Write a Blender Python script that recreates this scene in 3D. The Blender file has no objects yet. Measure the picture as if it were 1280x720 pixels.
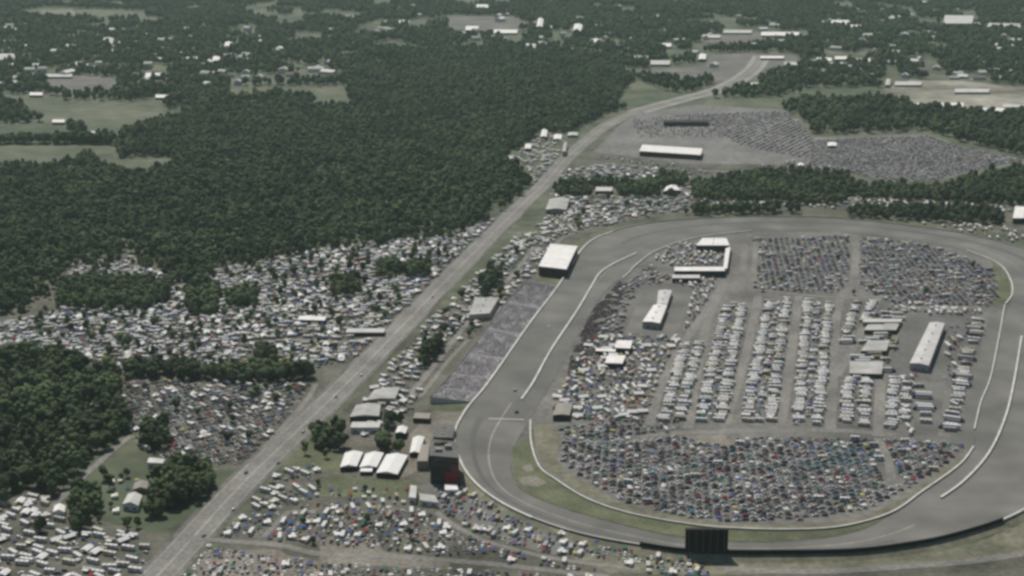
import bpy, bmesh, math, random
import numpy as np
from mathutils import Vector, noise
R = math.radians
random.seed(7)
rng = np.random.default_rng(7)
scene = bpy.context.scene
COL = scene.collection

# ------------------------------------------------------------------ camera
H, TH, F = 450.0, R(15), 1980.0
cs, sn = math.cos(TH), math.sin(TH)
def P(x, y, z=0.0):
    """point of the plane at height z that shows at pixel (x, y) of the 1280x720 photograph"""
    u, v = (x-640)/F, (360-y)/F
    d = (u, cs+v*sn, -sn+v*cs)
    t = (H-z)/(-d[2])
    return Vector((d[0]*t, d[1]*t, z))
def PX(X, Y, Z=0.0):
    """pixel of a world point (arrays allowed)"""
    dz = Z-H
    zc = Y*cs-dz*sn
    yc = Y*sn+dz*cs
    return 640+F*X/zc, 360-F*yc/zc
cam_d = bpy.data.cameras.new('camera'); cam = bpy.data.objects.new('camera', cam_d); COL.objects.link(cam)
cam.location = (0, 0, H); cam.rotation_euler = (R(75), 0, 0)
cam_d.sensor_width = 36; cam_d.lens = 36*F/1280; cam_d.clip_start = 1; cam_d.clip_end = 60000
scene.camera = cam

# ------------------------------------------------------------------ world and light
SUN_EL, SUN_AZ = 57, -24            # azimuth clockwise from +Y (away from the viewer), so -28 is behind the scene, to the left
w = bpy.data.worlds.new('World'); scene.world = w; w.use_nodes = True
nt = w.node_tree; bg = nt.nodes['Background']
sky = nt.nodes.new('ShaderNodeTexSky'); sky.sky_type = 'NISHITA'; sky.sun_disc = False
sky.sun_elevation = R(SUN_EL); sky.sun_rotation = R(SUN_AZ); sky.dust_density = 2.0
nt.links.new(sky.outputs[0], bg.inputs[0]); bg.inputs[1].default_value = 0.062
sd = bpy.data.lights.new('sun', 'SUN'); sd.energy = 3.7; sd.angle = R(0.6); sd.color = (1.0, 0.94, 0.85)
so = bpy.data.objects.new('sun', sd); COL.objects.link(so)
sv = Vector((math.sin(R(SUN_AZ))*math.cos(R(SUN_EL)), math.cos(R(SUN_AZ))*math.cos(R(SUN_EL)), math.sin(R(SUN_EL))))
so.rotation_euler = sv.to_track_quat('Z', 'Y').to_euler(); so.location = (0, 1500, 900)
scene.view_settings.view_transform = 'Standard'; scene.view_settings.look = 'None'
scene.view_settings.exposure = 0.03; scene.view_settings.gamma = 1
scene.cycles.filter_width = 3.0
scene.cycles.max_bounces = 4; scene.cycles.diffuse_bounces = 2; scene.cycles.glossy_bounces = 2
scene.cycles.transmission_bounces = 2; scene.cycles.volume_bounces = 0; scene.cycles.transparent_max_bounces = 4
scene.cycles.use_denoising = True

# ------------------------------------------------------------------ materials
def mat(name, c, var=0.25, scale=0.05, rough=0.9, c2=None, metal=0.0, detail=6.0, objrand=0.0, s2=None, spec=0.3):
    m = bpy.data.materials.new(name); m.use_nodes = True
    n, l = m.node_tree.nodes, m.node_tree.links
    b = n['Principled BSDF']; b.inputs['Roughness'].default_value = rough; b.inputs['Metallic'].default_value = metal
    b.inputs['Specular IOR Level'].default_value = spec
    geo = n.new('ShaderNodeNewGeometry')
    t = n.new('ShaderNodeTexNoise'); t.inputs['Scale'].default_value = scale; t.inputs['Detail'].default_value = detail
    t.inputs['Roughness'].default_value = 0.65
    l.new(geo.outputs['Position'], t.inputs['Vector'])
    cr = n.new('ShaderNodeValToRGB'); cr.color_ramp.elements[0].position = 0.33; cr.color_ramp.elements[1].position = 0.67
    lo = tuple(x*(1-var) for x in c); hi = tuple(min(1, x*(1+var)) for x in (c2 or c))
    cr.color_ramp.elements[0].color = (*lo, 1); cr.color_ramp.elements[1].color = (*hi, 1)
    l.new(t.outputs['Fac'], cr.inputs['Fac'])
    out = cr.outputs['Color']
    if s2:
        t2 = n.new('ShaderNodeTexNoise'); t2.inputs['Scale'].default_value = s2; t2.inputs['Detail'].default_value = 4
        l.new(geo.outputs['Position'], t2.inputs['Vector'])
        mr = n.new('ShaderNodeMapRange'); mr.inputs['From Min'].default_value = 0.3; mr.inputs['From Max'].default_value = 0.7
        mr.inputs['To Min'].default_value = 0.72; mr.inputs['To Max'].default_value = 1.28
        l.new(t2.outputs['Fac'], mr.inputs['Value'])
        vm = n.new('ShaderNodeVectorMath'); vm.operation = 'SCALE'
        l.new(out, vm.inputs[0]); l.new(mr.outputs[0], vm.inputs['Scale']); out = vm.outputs[0]
    if objrand:
        oi = n.new('ShaderNodeObjectInfo'); mr = n.new('ShaderNodeMapRange')
        mr.inputs['To Min'].default_value = 1-objrand; mr.inputs['To Max'].default_value = 1+objrand
        l.new(oi.outputs['Random'], mr.inputs['Value'])
        vm = n.new('ShaderNodeVectorMath'); vm.operation = 'SCALE'
        l.new(out, vm.inputs[0]); l.new(mr.outputs[0], vm.inputs['Scale']); out = vm.outputs[0]
    l.new(out, b.inputs['Base Color'])
    return m
M = {}
M['grass_dark'] = mat('dark_grass', (.058, .076, .042), .35, .008, c2=(.105, .115, .075), s2=.05)
M['grass'] = mat('grass', (.082, .097, .052), .25, .03, c2=(.115, .127, .073), s2=.4)
M['grass_dry'] = mat('dry_grass', (.12, .122, .082), .25, .02, c2=(.17, .165, .12), s2=.2)
M['field'] = mat('field', (.058, .085, .044), .2, .006, c2=(.085, .10, .062), s2=.03)
M['field_pale'] = mat('pale_field', (.075, .100, .055), .2, .006, c2=(.115, .122, .085), s2=.03)
M['dirt'] = mat('dirt', (.15, .135, .11), .25, .02, c2=(.20, .185, .155), s2=.3)
M['gravel'] = mat('gravel', (.112, .109, .098), .22, .012, c2=(.155, .150, .136), s2=.15)
M['camp'] = mat('trodden_grass', (.060, .066, .046), .3, .02, c2=(.120, .115, .092), s2=.25)
M['asphalt'] = mat('asphalt', (.136, .135, .124), .08, .004, c2=(.15, .148, .137), s2=.02)
M['asphalt_dark'] = mat('dark_asphalt', (.105, .105, .10), .15, .02, c2=(.13, .13, .125), s2=.3)
M['concrete'] = mat('pale_concrete', (.25, .245, .225), .15, .02, c2=(.30, .295, .27), s2=.3)
M['road'] = mat('road_surface', (.16, .154, .138), .1, .02, c2=(.21, .205, .188), s2=.3)
M['lane'] = mat('lane_gravel', (.15, .145, .13), .15, .02, c2=(.215, .208, .19), s2=.3)
M['sand'] = mat('bare_earth', (.15, .14, .11), .3, .006, c2=(.27, .26, .215), s2=.03)
M['paint_line'] = mat('line_paint', (.5, .5, .47), .15, .3)
M['wallpaint'] = mat('white_wall_paint', (.52, .52, .48), .12, .1, c2=(.6, .6, .56))
M['wallback'] = mat('barrier_concrete', (.12, .12, .115), .15, .1)
M['leaf'] = mat('foliage', (.044, .068, .028), .3, .012, c2=(.080, .108, .044), objrand=.5, s2=.25)
M['leaf2'] = mat('foliage_light', (.058, .085, .036), .25, .05, c2=(.085, .115, .050), objrand=.3, s2=.5)
M['bark'] = mat('bark', (.10, .08, .06), .2, 1.0)
M['glass'] = mat('dark_glass', (.02, .022, .025), .1, 1, rough=.15, spec=.5)
M['tyre'] = mat('tyre_rubber', (.02, .02, .02), .1, 1)
M['roof_white'] = mat('white_roof', (.70, .69, .66), .1, .12, c2=(.74, .73, .71))
M['roof_grey'] = mat('grey_roof', (.33, .33, .31), .12, .05, c2=(.42, .42, .40))
M['roof_pale'] = mat('pale_metal_roof', (.46, .46, .44), .08, .05, c2=(.52, .52, .50))
M['roof_brown'] = mat('brown_shingle_roof', (.14, .12, .10), .2, .2, c2=(.2, .17, .15))
M['wall_white'] = mat('white_siding', (.58, .57, .54), .08, .2)
M['wall_dark'] = mat('wall_shade_and_trim', (.035, .032, .032), .2, .1)  # near-black: shade of camera-facing walls put into the colour; also dark trim
M['wall_beige'] = mat('beige_wall', (.28, .26, .23), .1, .2)
M['wall_brick'] = mat('brown_brick', (.17, .11, .09), .15, .3)
M['red'] = mat('red_panel', (.30, .025, .03), .1, .1)
M['seat'] = mat('aluminium_bleacher', (.29, .28, .285), .1, .03, c2=(.34, .325, .33), s2=.5)
M['screen'] = mat('black_board_and_wall_shade', (.012, .011, .010), .1, .5)  # board's own black; also the painted shade on the near-turn wall
M['steel'] = mat('grey_steel', (.3, .3, .3), .1, .5, rough=.6)
M['cloth_white'] = mat('white_canvas', (.72, .72, .70), .06, .2)
PAINT = {'white': (.68, .68, .66), 'silver': (.38, .385, .39), 'grey': (.17, .17, .175), 'black': (.022, .022, .024),
         'dark blue': (.04, .055, .12), 'red': (.24, .03, .035), 'dark green': (.03, .075, .06), 'tan': (.32, .27, .20),
         'light blue': (.22, .32, .40), 'cream': (.58, .55, .47), 'maroon': (.12, .03, .05), 'teal': (.05, .22, .24), 'yellow': (.5, .42, .08), 'mauve': (.5, .47, .485)}
for k, c in PAINT.items():
    M['p_'+k] = mat(k.replace(' ', '_')+'_paint', c, .05, 1, rough=.35, spec=.4)
for k, c in {'blue': (.07, .12, .32), 'green': (.04, .17, .10), 'red': (.36, .05, .05), 'white': (.68, .68, .66), 'yellow': (.5, .45, .15), 'purple': (.15, .10, .25)}.items():
    M['cv_'+k] = mat(k+'_canvas', c, .08, 1)

# ------------------------------------------------------------------ mesh helpers
class MB:
    def __init__(s): s.v = []; s.f = []; s.m = []
    def add(s, vs, fs, mi=0):
        o = len(s.v); s.v += [tuple(v) for v in vs]; s.f += [tuple(o+i for i in f) for f in fs]; s.m += [mi]*len(fs)
    def box(s, x0, x1, y0, y1, z0, z1, mi=0, tx=0, ty=0):
        s.add([(x0, y0, z0), (x1, y0, z0), (x1, y1, z0), (x0, y1, z0),
               (x0+tx, y0+ty, z1), (x1-tx, y0+ty, z1), (x1-tx, y1-ty, z1), (x0+tx, y1-ty, z1)],
              [(3, 2, 1, 0), (4, 5, 6, 7), (0, 1, 5, 4), (1, 2, 6, 5), (2, 3, 7, 6), (3, 0, 4, 7)], mi)
    def prism_y(s, prof, y0, y1, mi=0):
        n = len(prof)
        s.add([(x, y0, z) for x, z in prof]+[(x, y1, z) for x, z in prof],
              [tuple(range(n)), tuple(range(2*n-1, n-1, -1))]+[((i+1) % n, i, n+i, n+(i+1) % n) for i in range(n)], mi)
    def cyl_y(s, cx, cz, r, y0, y1, mi=0, n=8):
        s.prism_y([(cx+r*math.cos(2*math.pi*i/n), cz+r*math.sin(2*math.pi*i/n)) for i in range(n)], y0, y1, mi)
    def cone(s, p0, p1, r0, r1, n=6, mi=0):
        p0, p1 = Vector(p0), Vector(p1); d = (p1-p0).normalized()
        a = d.orthogonal().normalized(); b = d.cross(a)
        vs = [p0+r0*(a*math.cos(t)+b*math.sin(t)) for t in [2*math.pi*i/n for i in range(n)]]
        vs += [p1+r1*(a*math.cos(t)+b*math.sin(t)) for t in [2*math.pi*i/n for i in range(n)]]
        s.add(vs, [(i, (i+1) % n, n+(i+1) % n, n+i) for i in range(n)]+[tuple(range(n-1, -1, -1)), tuple(range(n, 2*n))], mi)
    def mesh(s, name, mats):
        me = bpy.data.meshes.new(name); me.from_pydata(s.v, [], s.f)
        for m in mats: me.materials.append(m)
        if len(mats) > 1: me.polygons.foreach_set('material_index', s.m)
        me.update(); return me
def fixn(me):
    bm = bmesh.new(); bm.from_mesh(me); bmesh.ops.recalc_face_normals(bm, faces=bm.faces); bm.to_mesh(me); bm.free(); return me
def obj(name, me, parent=None, loc=(0, 0, 0), rz=0.0):
    o = bpy.data.objects.new(name, me); COL.objects.link(o); o.location = loc; o.rotation_euler = (0, 0, rz)
    if parent: o.parent = parent
    return o
def build(name, mb, m, parent=None, loc=(0, 0, 0), rz=0.0):
    return obj(name, fixn(mb.mesh(name, m if isinstance(m, list) else [m])), parent, loc, rz)
def tag(o, label=None, cat=None, group=None, kind=None):
    if label: o['label'] = label
    if cat: o['category'] = cat
    if group: o['group'] = group
    if kind: o['kind'] = kind
    return o
def empty(name, loc, rz=0.0):
    o = bpy.data.objects.new(name, None); COL.objects.link(o); o.location = loc; o.rotation_euler = (0, 0, rz); o.empty_display_size = 1
    return o
def smooth(pts, closed=False, n=6):
    pts = [Vector(p) for p in pts]; N = len(pts); out = []
    rngi = range(N if closed else N-1)
    for i in rngi:
        if closed: a, b, c, d = pts[i-1], pts[i], pts[(i+1) % N], pts[(i+2) % N]
        else: a, b, c, d = pts[max(0, i-1)], pts[i], pts[i+1], pts[min(N-1, i+2)]
        for k in range(n):
            t = k/n
            out.append(0.5*((2*b)+(c-a)*t+(2*a-5*b+4*c-d)*t*t+(3*b-a-3*c+d)*t**3))
    if not closed: out.append(pts[-1])
    return out
ZS = [0.02]
def sheet(name, poly, m, rough=0.0, z=None, kind='structure'):
    """flat ground sheet from a pixel polygon; each sheet lies a little above the one before"""
    if z is None: z = ZS[0]; ZS[0] += 0.008
    pts = [P(x, y) for x, y in poly]
    if rough:
        o = []
        for i, p in enumerate(pts):
            q = pts[(i+1) % len(pts)]; d = q-p; L = d.length; k = max(1, int(L/(rough*3)))
            nrm = Vector((-d.y, d.x, 0)).normalized()
            for j in range(k):
                o.append(p+d*(j/k)+nrm*(random.uniform(-rough, rough) if j else 0))
        pts = o
    bm = bmesh.new(); f = bm.faces.new([bm.verts.new((p.x, p.y, z)) for p in pts])
    if f.normal.z < 0: f.normal_flip()
    bmesh.ops.triangulate(bm, faces=bm.faces)
    bmesh.ops.recalc_face_normals(bm, faces=bm.faces)
    for f in bm.faces:
        if f.normal.z < 0: f.normal_flip()
    me = bpy.data.meshes.new(name); bm.to_mesh(me); bm.free(); me.materials.append(m)
    return tag(obj(name, me), kind=kind)
def ribbon_pts(pts, width):
    L, Rr = [], []
    for i, p in enumerate(pts):
        d = (pts[min(i+1, len(pts)-1)]-pts[max(i-1, 0)]).normalized(); n = Vector((-d.y, d.x, 0))
        wd = width[i] if isinstance(width, list) else width
        L.append(p+n*wd/2); Rr.append(p-n*wd/2)
    return L, Rr
def strip(name, pxpts, width, m, sm=True, z=None, side=0):
    if z is None: z = ZS[0]; ZS[0] += 0.008
    pts = [P(x, y) for x, y in pxpts]
    if sm: pts = smooth(pts)
    if side: pts = ribbon_pts(pts, 2*abs(side))[0 if side > 0 else 1]
    L, Rr = ribbon_pts(pts, width)
    n = len(pts); mb = MB()
    mb.add([(p.x, p.y, z) for p in L]+[(p.x, p.y, z) for p in Rr], [(n+i, n+i+1, i+1, i) for i in range(n-1)])
    return tag(obj(name, mb.mesh(name, [m])), kind='structure')
def wall_line(mb, pts, h, t, z0=None, closed=False):
    """a low wall of height h and thickness t along world points (z of each point = its foot)"""
    n = len(pts)
    for i in range(n if closed else n-1):
        a, b = pts[i], pts[(i+1) % n]; d = (b-a)
        if d.length < 1e-3: continue
        nn = Vector((-d.y, d.x, 0)).normalized()*t/2
        za = a.z if z0 is None else z0; zb = b.z if z0 is None else z0
        mb.add([(a.x+nn.x, a.y+nn.y, za), (b.x+nn.x, b.y+nn.y, zb), (b.x-nn.x, b.y-nn.y, zb), (a.x-nn.x, a.y-nn.y, za),
                (a.x+nn.x, a.y+nn.y, a.z+h), (b.x+nn.x, b.y+nn.y, b.z+h), (b.x-nn.x, b.y-nn.y, b.z+h), (a.x-nn.x, a.y-nn.y, a.z+h)],
               [(4, 5, 6, 7), (0, 1, 5, 4), (2, 3, 7, 6)]+([] if 0 < i < n-2 or closed else [(1, 2, 6, 5), (3, 0, 4, 7)]))
def inpoly(poly, X, Y):
    X = np.asarray(X, float); Y = np.asarray(Y, float); c = np.zeros(X.shape, bool); n = len(poly)
    for i in range(n):
        x1, y1 = poly[i]; x2, y2 = poly[(i+1) % n]
        if y1 == y2: continue
        c ^= ((y1 > Y) != (y2 > Y)) & (X < (x2-x1)*(Y-y1)/(y2-y1)+x1)
    return c
def ordinal(n):
    return {1: 'first', 2: 'second', 3: 'third', 4: 'fourth', 5: 'fifth', 6: 'sixth', 7: 'seventh', 8: 'eighth', 9: 'ninth'}.get(
        n, str(n)+('th' if 10 <= n % 100 <= 20 else {1: 'st', 2: 'nd', 3: 'rd'}.get(n % 10, 'th')))

# ------------------------------------------------------------------ ground, one sheet to the horizon
g = MB(); g.add([(-30000, -8000, 0), (30000, -8000, 0), (30000, 50000, 0), (-30000, 50000, 0)], [(0, 1, 2, 3)])
tag(obj('ground', g.mesh('ground', [M['grass_dark']])), kind='structure')

# fields and yards far away
S = sheet
FIELDS = [
 [(28, 128), (70, 127), (150, 129), (207, 135), (203, 148), (180, 158), (155, 162), (140, 172), (92, 172), (70, 158), (40, 146)],
 [(-40, 158), (60, 155), (108, 168), (120, 174), (60, 177), (-40, 175)],
 [(-60, 182), (60, 181), (142, 182), (110, 190), (55, 208), (-60, 213)],
 [(125, 209), (150, 201), (212, 197), (216, 209), (165, 219)],
 [(283, 112), (300, 108), (432, 108), (437, 133), (402, 134), (384, 124), (340, 120), (288, 124)],
 [(277, 98), (330, 93), (440, 90), (445, 84), (425, 101), (290, 106)],
 [(0, 118), (80, 121), (75, 129), (0, 131)],
 [(25, 13), (60, 9), (185, 14), (176, 26), (50, 23), (28, 20)],
 [(770, 128), (830, 113), (872, 122), (806, 136)],
 [(886, 123), (975, 122), (974, 137), (872, 137)],
 [(1000, 112), (1090, 110), (1100, 124), (1010, 128)],
 [(100, 580), (150, 575), (270, 585), (310, 560), (330, 566), (215, 660), (120, 660), (90, 620)],
 [(75, 640), (130, 650), (200, 660), (225, 668), (195, 690), (60, 655)],
]
names = ['field']*13
for i, (nm, pl) in enumerate(zip(names, FIELDS)):
    S(nm, pl, M['field'] if i in (1, 8, 10, 11, 12) else M['field_pale'], rough=2 if i > 10 else 6)
YARDS = [
 [(55, 95), (90, 94), (142, 97), (148, 108), (140, 120), (100, 121), (60, 116)],
 [(50, 14), (90, 10), (95, 22), (60, 24)],
 [(560, 20), (640, 20), (670, 34), (600, 46), (560, 44)],
 [(880, 70), (930, 66), (995, 69), (1003, 80), (948, 86), (942, 100), (925, 112), (905, 112), (885, 96)],
 [(795, 88), (880, 83), (897, 95), (870, 100), (800, 95)],
 [(1105, 112), (1140, 100), (1200, 101), (1300, 112), (1300, 138), (1250, 147), (1180, 137), (1110, 125)],
 [(875, 45), (1010, 38), (1012, 50), (880, 53)],
]
for i, pl in enumerate(YARDS):
    S('yard', pl, M['sand'] if i in (1, 5) else M['gravel'], rough=5)
PARK_N1 = [(742, 190), (770, 160), (800, 141), (872, 131), (985, 138), (1000, 150), (1018, 172), (1025, 205), (900, 216), (862, 210), (745, 206)]
PARK_N2 = [(1012, 172), (1160, 168), (1200, 182), (1285, 201), (1285, 206), (1222, 212), (1190, 222), (1150, 231), (1100, 225), (1060, 212), (1005, 207)]
M['pale_gravel'] = mat('pale_gravel', (.135, .13, .125), .15, .01, c2=(.185, .18, .172), s2=.1)
S('parking_lot', PARK_N1, M['pale_gravel'], 3); S('parking_lot', PARK_N2, M['pale_gravel'], 3)
NORTH = [(640, 350), (672, 300), (690, 235), (742, 190), (860, 205), (1000, 205), (1100, 225), (1190, 222), (1290, 240), (1330, 300), (1340, 345),
         (1280, 300), (1150, 275), (950, 262), (860, 266), (800, 274), (760, 283), (722, 300), (690, 345)]
S('camp_ground', NORTH, M['camp'], 2)
CAMP_W = [(-80, 452), (-80, 400), (10, 395), (70, 345), (90, 325), (170, 318), (240, 352), (280, 328), (330, 322), (400, 308), (470, 300), (560, 292), (622, 270),
          (640, 262), (665, 240), (640, 275), (560, 338), (490, 400), (440, 455), (400, 492), (345, 560), (300, 585), (255, 590), (170, 548), (150, 470), (90, 455)]
S('camp_ground', CAMP_W, M['camp'], 2)
CAMP_SW = [(-80, 620), (60, 610), (95, 640), (140, 655), (215, 668), (205, 690), (150, 740), (120, 800), (-80, 800)]
S('camp_ground', CAMP_SW, M['camp'], 2)
SOUTH = [(150, 800), (235, 720), (330, 620), (400, 545), (470, 470), (540, 400), (600, 350), (640, 330), (690, 330), (660, 360), (600, 430), (560, 500), (540, 560),
         (545, 600), (600, 645), (700, 680), (800, 705), (950, 712), (1100, 708), (1200, 695), (1300, 660), (1400, 620), (1400, 800)]
S('camp_ground', SOUTH, M['camp'], 2)
S('dirt_yard', [(395, 672), (470, 668), (480, 690), (560, 700), (560, 712), (400, 705)], M['dirt'], 2)
S('dirt_yard', [(250, 690), (330, 686), (400, 702), (420, 730), (240, 730)], M['dirt'], 2)
S('lawn', [(398, 600), (420, 596), (520, 600), (530, 622), (400, 622), (385, 612)], M['grass'], 1.5)
S('lawn', [(340, 560), (385, 545), (425, 565), (425, 590), (345, 590)], M['grass'], 1.5)
S('lawn', [(530, 500), (590, 480), (590, 500), (575, 515), (545, 516)], M['grass'], 1)
S('paved_plaza', [(588, 372), (632, 371), (620, 396), (600, 400), (582, 400)], M['concrete'])
S('paved_plaza', [(500, 555), (540, 515), (600, 515), (590, 545), (560, 545), (520, 590), (500, 600)], M['dirt'])
S('service_lot', [(520, 608), (560, 600), (640, 648), (730, 680), (760, 700), (680, 692), (600, 668), (560, 640)], M['asphalt'])
S('embankment_ground', [(700, 690), (860, 706), (1000, 703), (1110, 698), (1210, 683), (1300, 645), (1380, 600), (1400, 650), (1290, 688), (1180, 705), (1040, 716), (880, 720), (760, 716)], M['grass_dry'], 1.5)

# ------------------------------------------------------------------ race track
PAIRS = [((699, 356), (757, 363)), ((662, 405), (730, 405)), ((611, 478), (690, 478)), ((591, 502), (674, 504)), ((578, 520), (661, 526)),
 ((568, 543), (648, 548)), ((573, 571), (638, 572)), ((588, 598), (643, 602)), ((618, 624), (665, 621)), ((665, 648), (715, 640)),
 ((726, 668), (766, 654)), ((800, 682), (825, 668)), ((870, 691), (872, 676)), ((984, 692), (960, 679)), ((1068, 690), (1040, 672)),
 ((1135, 682), (1085, 660)), ((1186, 672), (1115, 643)), ((1253, 651), (1153, 617)), ((1300, 625), (1199, 583)), ((1335, 590), (1217, 560)),
 ((1355, 540), (1221, 535)), ((1362, 480), (1228, 502)), ((1360, 430), (1242, 462)), ((1350, 385), (1256, 400)), ((1330, 345), (1265, 370)),
 ((1305, 322), (1262, 347)), ((1280, 311), (1248, 330)), ((1219, 295), (1208, 313)), ((1152, 284), (1130, 299)), ((1051, 273), (1050, 290)),
 ((951, 271), (940, 289)), ((860, 274), (868, 298)), ((800, 281), (822, 313)), ((766, 290), (795, 331)), ((732, 307), (778, 346))]
BANK = [1.2, 1.2, 1.2, 1.4, 1.8, 2.4]+[3.2]*9+[3, 3, 2.6, 2.2, 1.8, 1.4, 1.2, 1.2, 1.4, 2]+[3.0]*7+[2.6, 2, 1.6]
OUT = smooth([P(a[0], a[1], b) for (a, _), b in zip(PAIRS, BANK)], True)
INN = smooth([P(b[0], b[1], .25) for (_, b) in PAIRS], True)
inner_px = [b for _, b in PAIRS]; outer_px = [a for a, _ in PAIRS]
# infield ground first
S('infield_ground', inner_px, M['gravel'], z=0.015)
N = len(OUT); K = 6
mb = MB(); vs = []
for k in range(K+1):
    t = k/K
    for i in range(N):
        q = INN[i].lerp(OUT[i], t); q.z = .25+(OUT[i].z-.25)*(t**1.6); vs.append(q)
mb.add(vs, [(k*N+i, k*N+(i+1) % N, (k+1)*N+(i+1) % N, (k+1)*N+i) for k in range(K) for i in range(N)])
me = fixn(mb.mesh('race_track', [M['asphalt']]))
tr = tag(obj('race_track', me), kind='structure')
# subtle darker racing groove and tyre-worn lanes in the asphalt
n_, l_ = M['asphalt'].node_tree.nodes, M['asphalt'].node_tree.links
# ground slope outside the wall
mb = MB()
cen = sum(OUT, Vector())/N
foot = []
for i in range(N):
    d = (OUT[(i+1) % N]-OUT[i-1]).normalized(); nn = Vector((d.y, -d.x, 0))
    if (OUT[i]-cen).dot(nn) < 0: nn = -nn
    foot.append(Vector((OUT[i].x+nn.x*(OUT[i].z*2.2+1), OUT[i].y+nn.y*(OUT[i].z*2.2+1), 0.005)))
vs = [tuple(p) for p in OUT]+[tuple(p) for p in foot]
mb.add(vs, [(i, (i+1) % N, N+(i+1) % N, N+i) for i in range(N)])
tag(obj('track_embankment', fixn(mb.mesh('track_embankment', [M['grass_dry']]))), kind='structure')
# apron grass and inner verge
S('verge', [(640, 560), (662, 548), (663, 527), (664, 527), (666, 556), (676, 584), (697, 600), (735, 624), (785, 641), (862, 655), (912, 661), (985, 663), (1052, 659), (1100, 645),
            (1112, 644), (1083, 660), (1040, 671), (960, 678), (872, 675), (825, 667), (766, 653), (715, 639), (666, 620), (644, 601)], M['grass'], z=.3)
S('verge', [(666, 530), (690, 530), (700, 545), (695, 575), (720, 597), (780, 630), (860, 648), (912, 655), (985, 657), (1050, 652), (1095, 640), (1145, 612),
            (1190, 580), (1205, 566), (1212, 560), (1196, 583), (1150, 615), (1108, 641), (1050, 657), (985, 662), (912, 660), (862, 654), (787, 640), (737, 622), (700, 598), (679, 582), (669, 555)], M['grass_dry'], z=.10)
S('verge', [(1240, 330), (1250, 334), (1262, 352), (1262, 368), (1256, 381), (1243, 381), (1248, 360)], M['grass'], z=.10)
S('worn_patch', [(648, 600), (655, 596), (672, 596), (684, 604), (672, 609), (654, 607)], M['dirt'], z=.34)
S('worn_patch', [(652, 583), (662, 580), (668, 588), (658, 591)], M['dirt'], z=.34)

def track_wall(name, pts, h, t, m, label, cat, top=None):
    e = empty(name, tuple(pts[len(pts)//2])); off = Vector(e.location)
    pp = [p-off for p in pts]
    a = MB(); wall_line(a, pp, h, t); build('wall_face', a, m, e)
    b = MB(); wall_line(b, [p+Vector((0, 0, h+.003)) for p in pp], .12, t+.1); build('capping', b, top or M['wallpaint'], e)
    tag(e, label, cat)
    return e
IDX = lambda k: (k*6) % N
def outseg(a, b):
    a, b = a*6, b*6
    return [Vector(OUT[i % N]) for i in range(a, b+1)]
track_wall('barrier_wall', outseg(33, 44), 1.2, 1.6, M['wallpaint'], 'white outer wall along the straight in front of the big grandstand', 'wall')
track_wall('barrier_wall', outseg(9, 11), 1.2, .8, M['wallback'], 'plain grey wall outside the near turn below the tower', 'wall')
track_wall('barrier_wall', outseg(11, 17), 3.0, 1.2, M['screen'], 'tall dark wall outside the near turn beside the black board', 'wall', M['wallback'])  # shaded back of the wall put into its black face colour
track_wall('barrier_wall', outseg(17, 20), 1.2, 1.4, M['wallpaint'], 'pale outer wall at the right edge of the near turn', 'wall')
track_wall('barrier_wall', outseg(20, 33), 1.0, .5, M['wallback'], 'thin grey wall round the far turn below the tree belt', 'wall')
def pxline(l, z=.2, n=6): return smooth([P(x, y, z) for x, y in l], n=n)
track_wall('pit_wall', pxline([(652, 500), (667, 478), (689, 438), (722, 388), (742, 354), (750, 342), (766, 331), (796, 317)], .28), 1.3, 1.7, M['wallpaint'],
           'white pit wall between the long straight and the pit lane', 'wall')
track_wall('pit_wall', pxline([(1277, 421), (1267, 480), (1256, 524), (1236, 567), (1206, 601), (1176, 623)], .6), 1.1, 1.5, M['wallpaint'],
           'white curved wall standing out on the asphalt at right', 'wall')
track_wall('inner_wall', pxline([(663, 526), (664, 555), (674, 584), (694, 600), (733, 624), (785, 642), (860, 656), (912, 661), (985, 663), (1052, 659), (1113, 642),
                                 (1153, 615), (1199, 582), (1217, 559)], .3), 1.1, 1.2, M['wall_beige'], 'pale low wall curving between infield cars and grass of the near turn', 'wall')
track_wall('inner_wall', pxline([(1218, 537), (1226, 503), (1240, 465), (1256, 381)], .28), .9, .9, M['wallpaint'], 'short straight inner wall at the right beside the truck lot', 'wall')
track_wall('inner_wall', pxline([(778, 348), (786, 341), (797, 330), (822, 313), (868, 298), (940, 289)], .28), .9, 1.1, M['wallpaint'],
           'pale inner wall bending round the left end of the far turn', 'wall')
track_wall('inner_wall', pxline([(1208, 313), (1248, 330), (1263, 350), (1265, 368), (1257, 380)], .28), .9, 1.3, M['wallpaint'],
           'pale inner wall beside the green patch at the right end', 'wall')
# painted lines on the asphalt
def tline(name, t, w_, m, a=0, b=None, dz=.03):
    mb = MB(); L = []; Q = []; b = N if b is None else b
    rg = [i % N for i in range(a, b+1)]
    for i in rg:
        q0 = INN[i].lerp(OUT[i], t); q0.z = .25+(OUT[i].z-.25)*(t**1.6)+dz
        d = (OUT[i]-INN[i]).normalized(); L.append(q0-d*w_/2+Vector((0, 0, .0))); Q.append(q0+d*w_/2+Vector((0, 0, .02)))
    n = len(L); mb.add([tuple(p) for p in L+Q], [(n+i, n+i+1, i+1, i) for i in range(n-1)])
    return tag(obj(name, fixn(mb.mesh(name, [m]))), kind='structure')
tline('painted_line', .42, 1.3, M['concrete'], 3*6, 16*6)
tline('painted_line', .30, .9, M['concrete'], 25*6, 35*6)
strip('start_line', [(598, 524), (655, 526)], 1.8, M['paint_line'], False, z=.95)
M['groove'] = mat('rubbered_asphalt', (.108, .107, .10), .15, .01)
tline('rubbered_groove', .72, 6, M['groove'], 4*6, 15*6, dz=.02)
tline('rubbered_groove', .62, 9, M['groove'], 25*6, 33*6, dz=.05)

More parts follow.
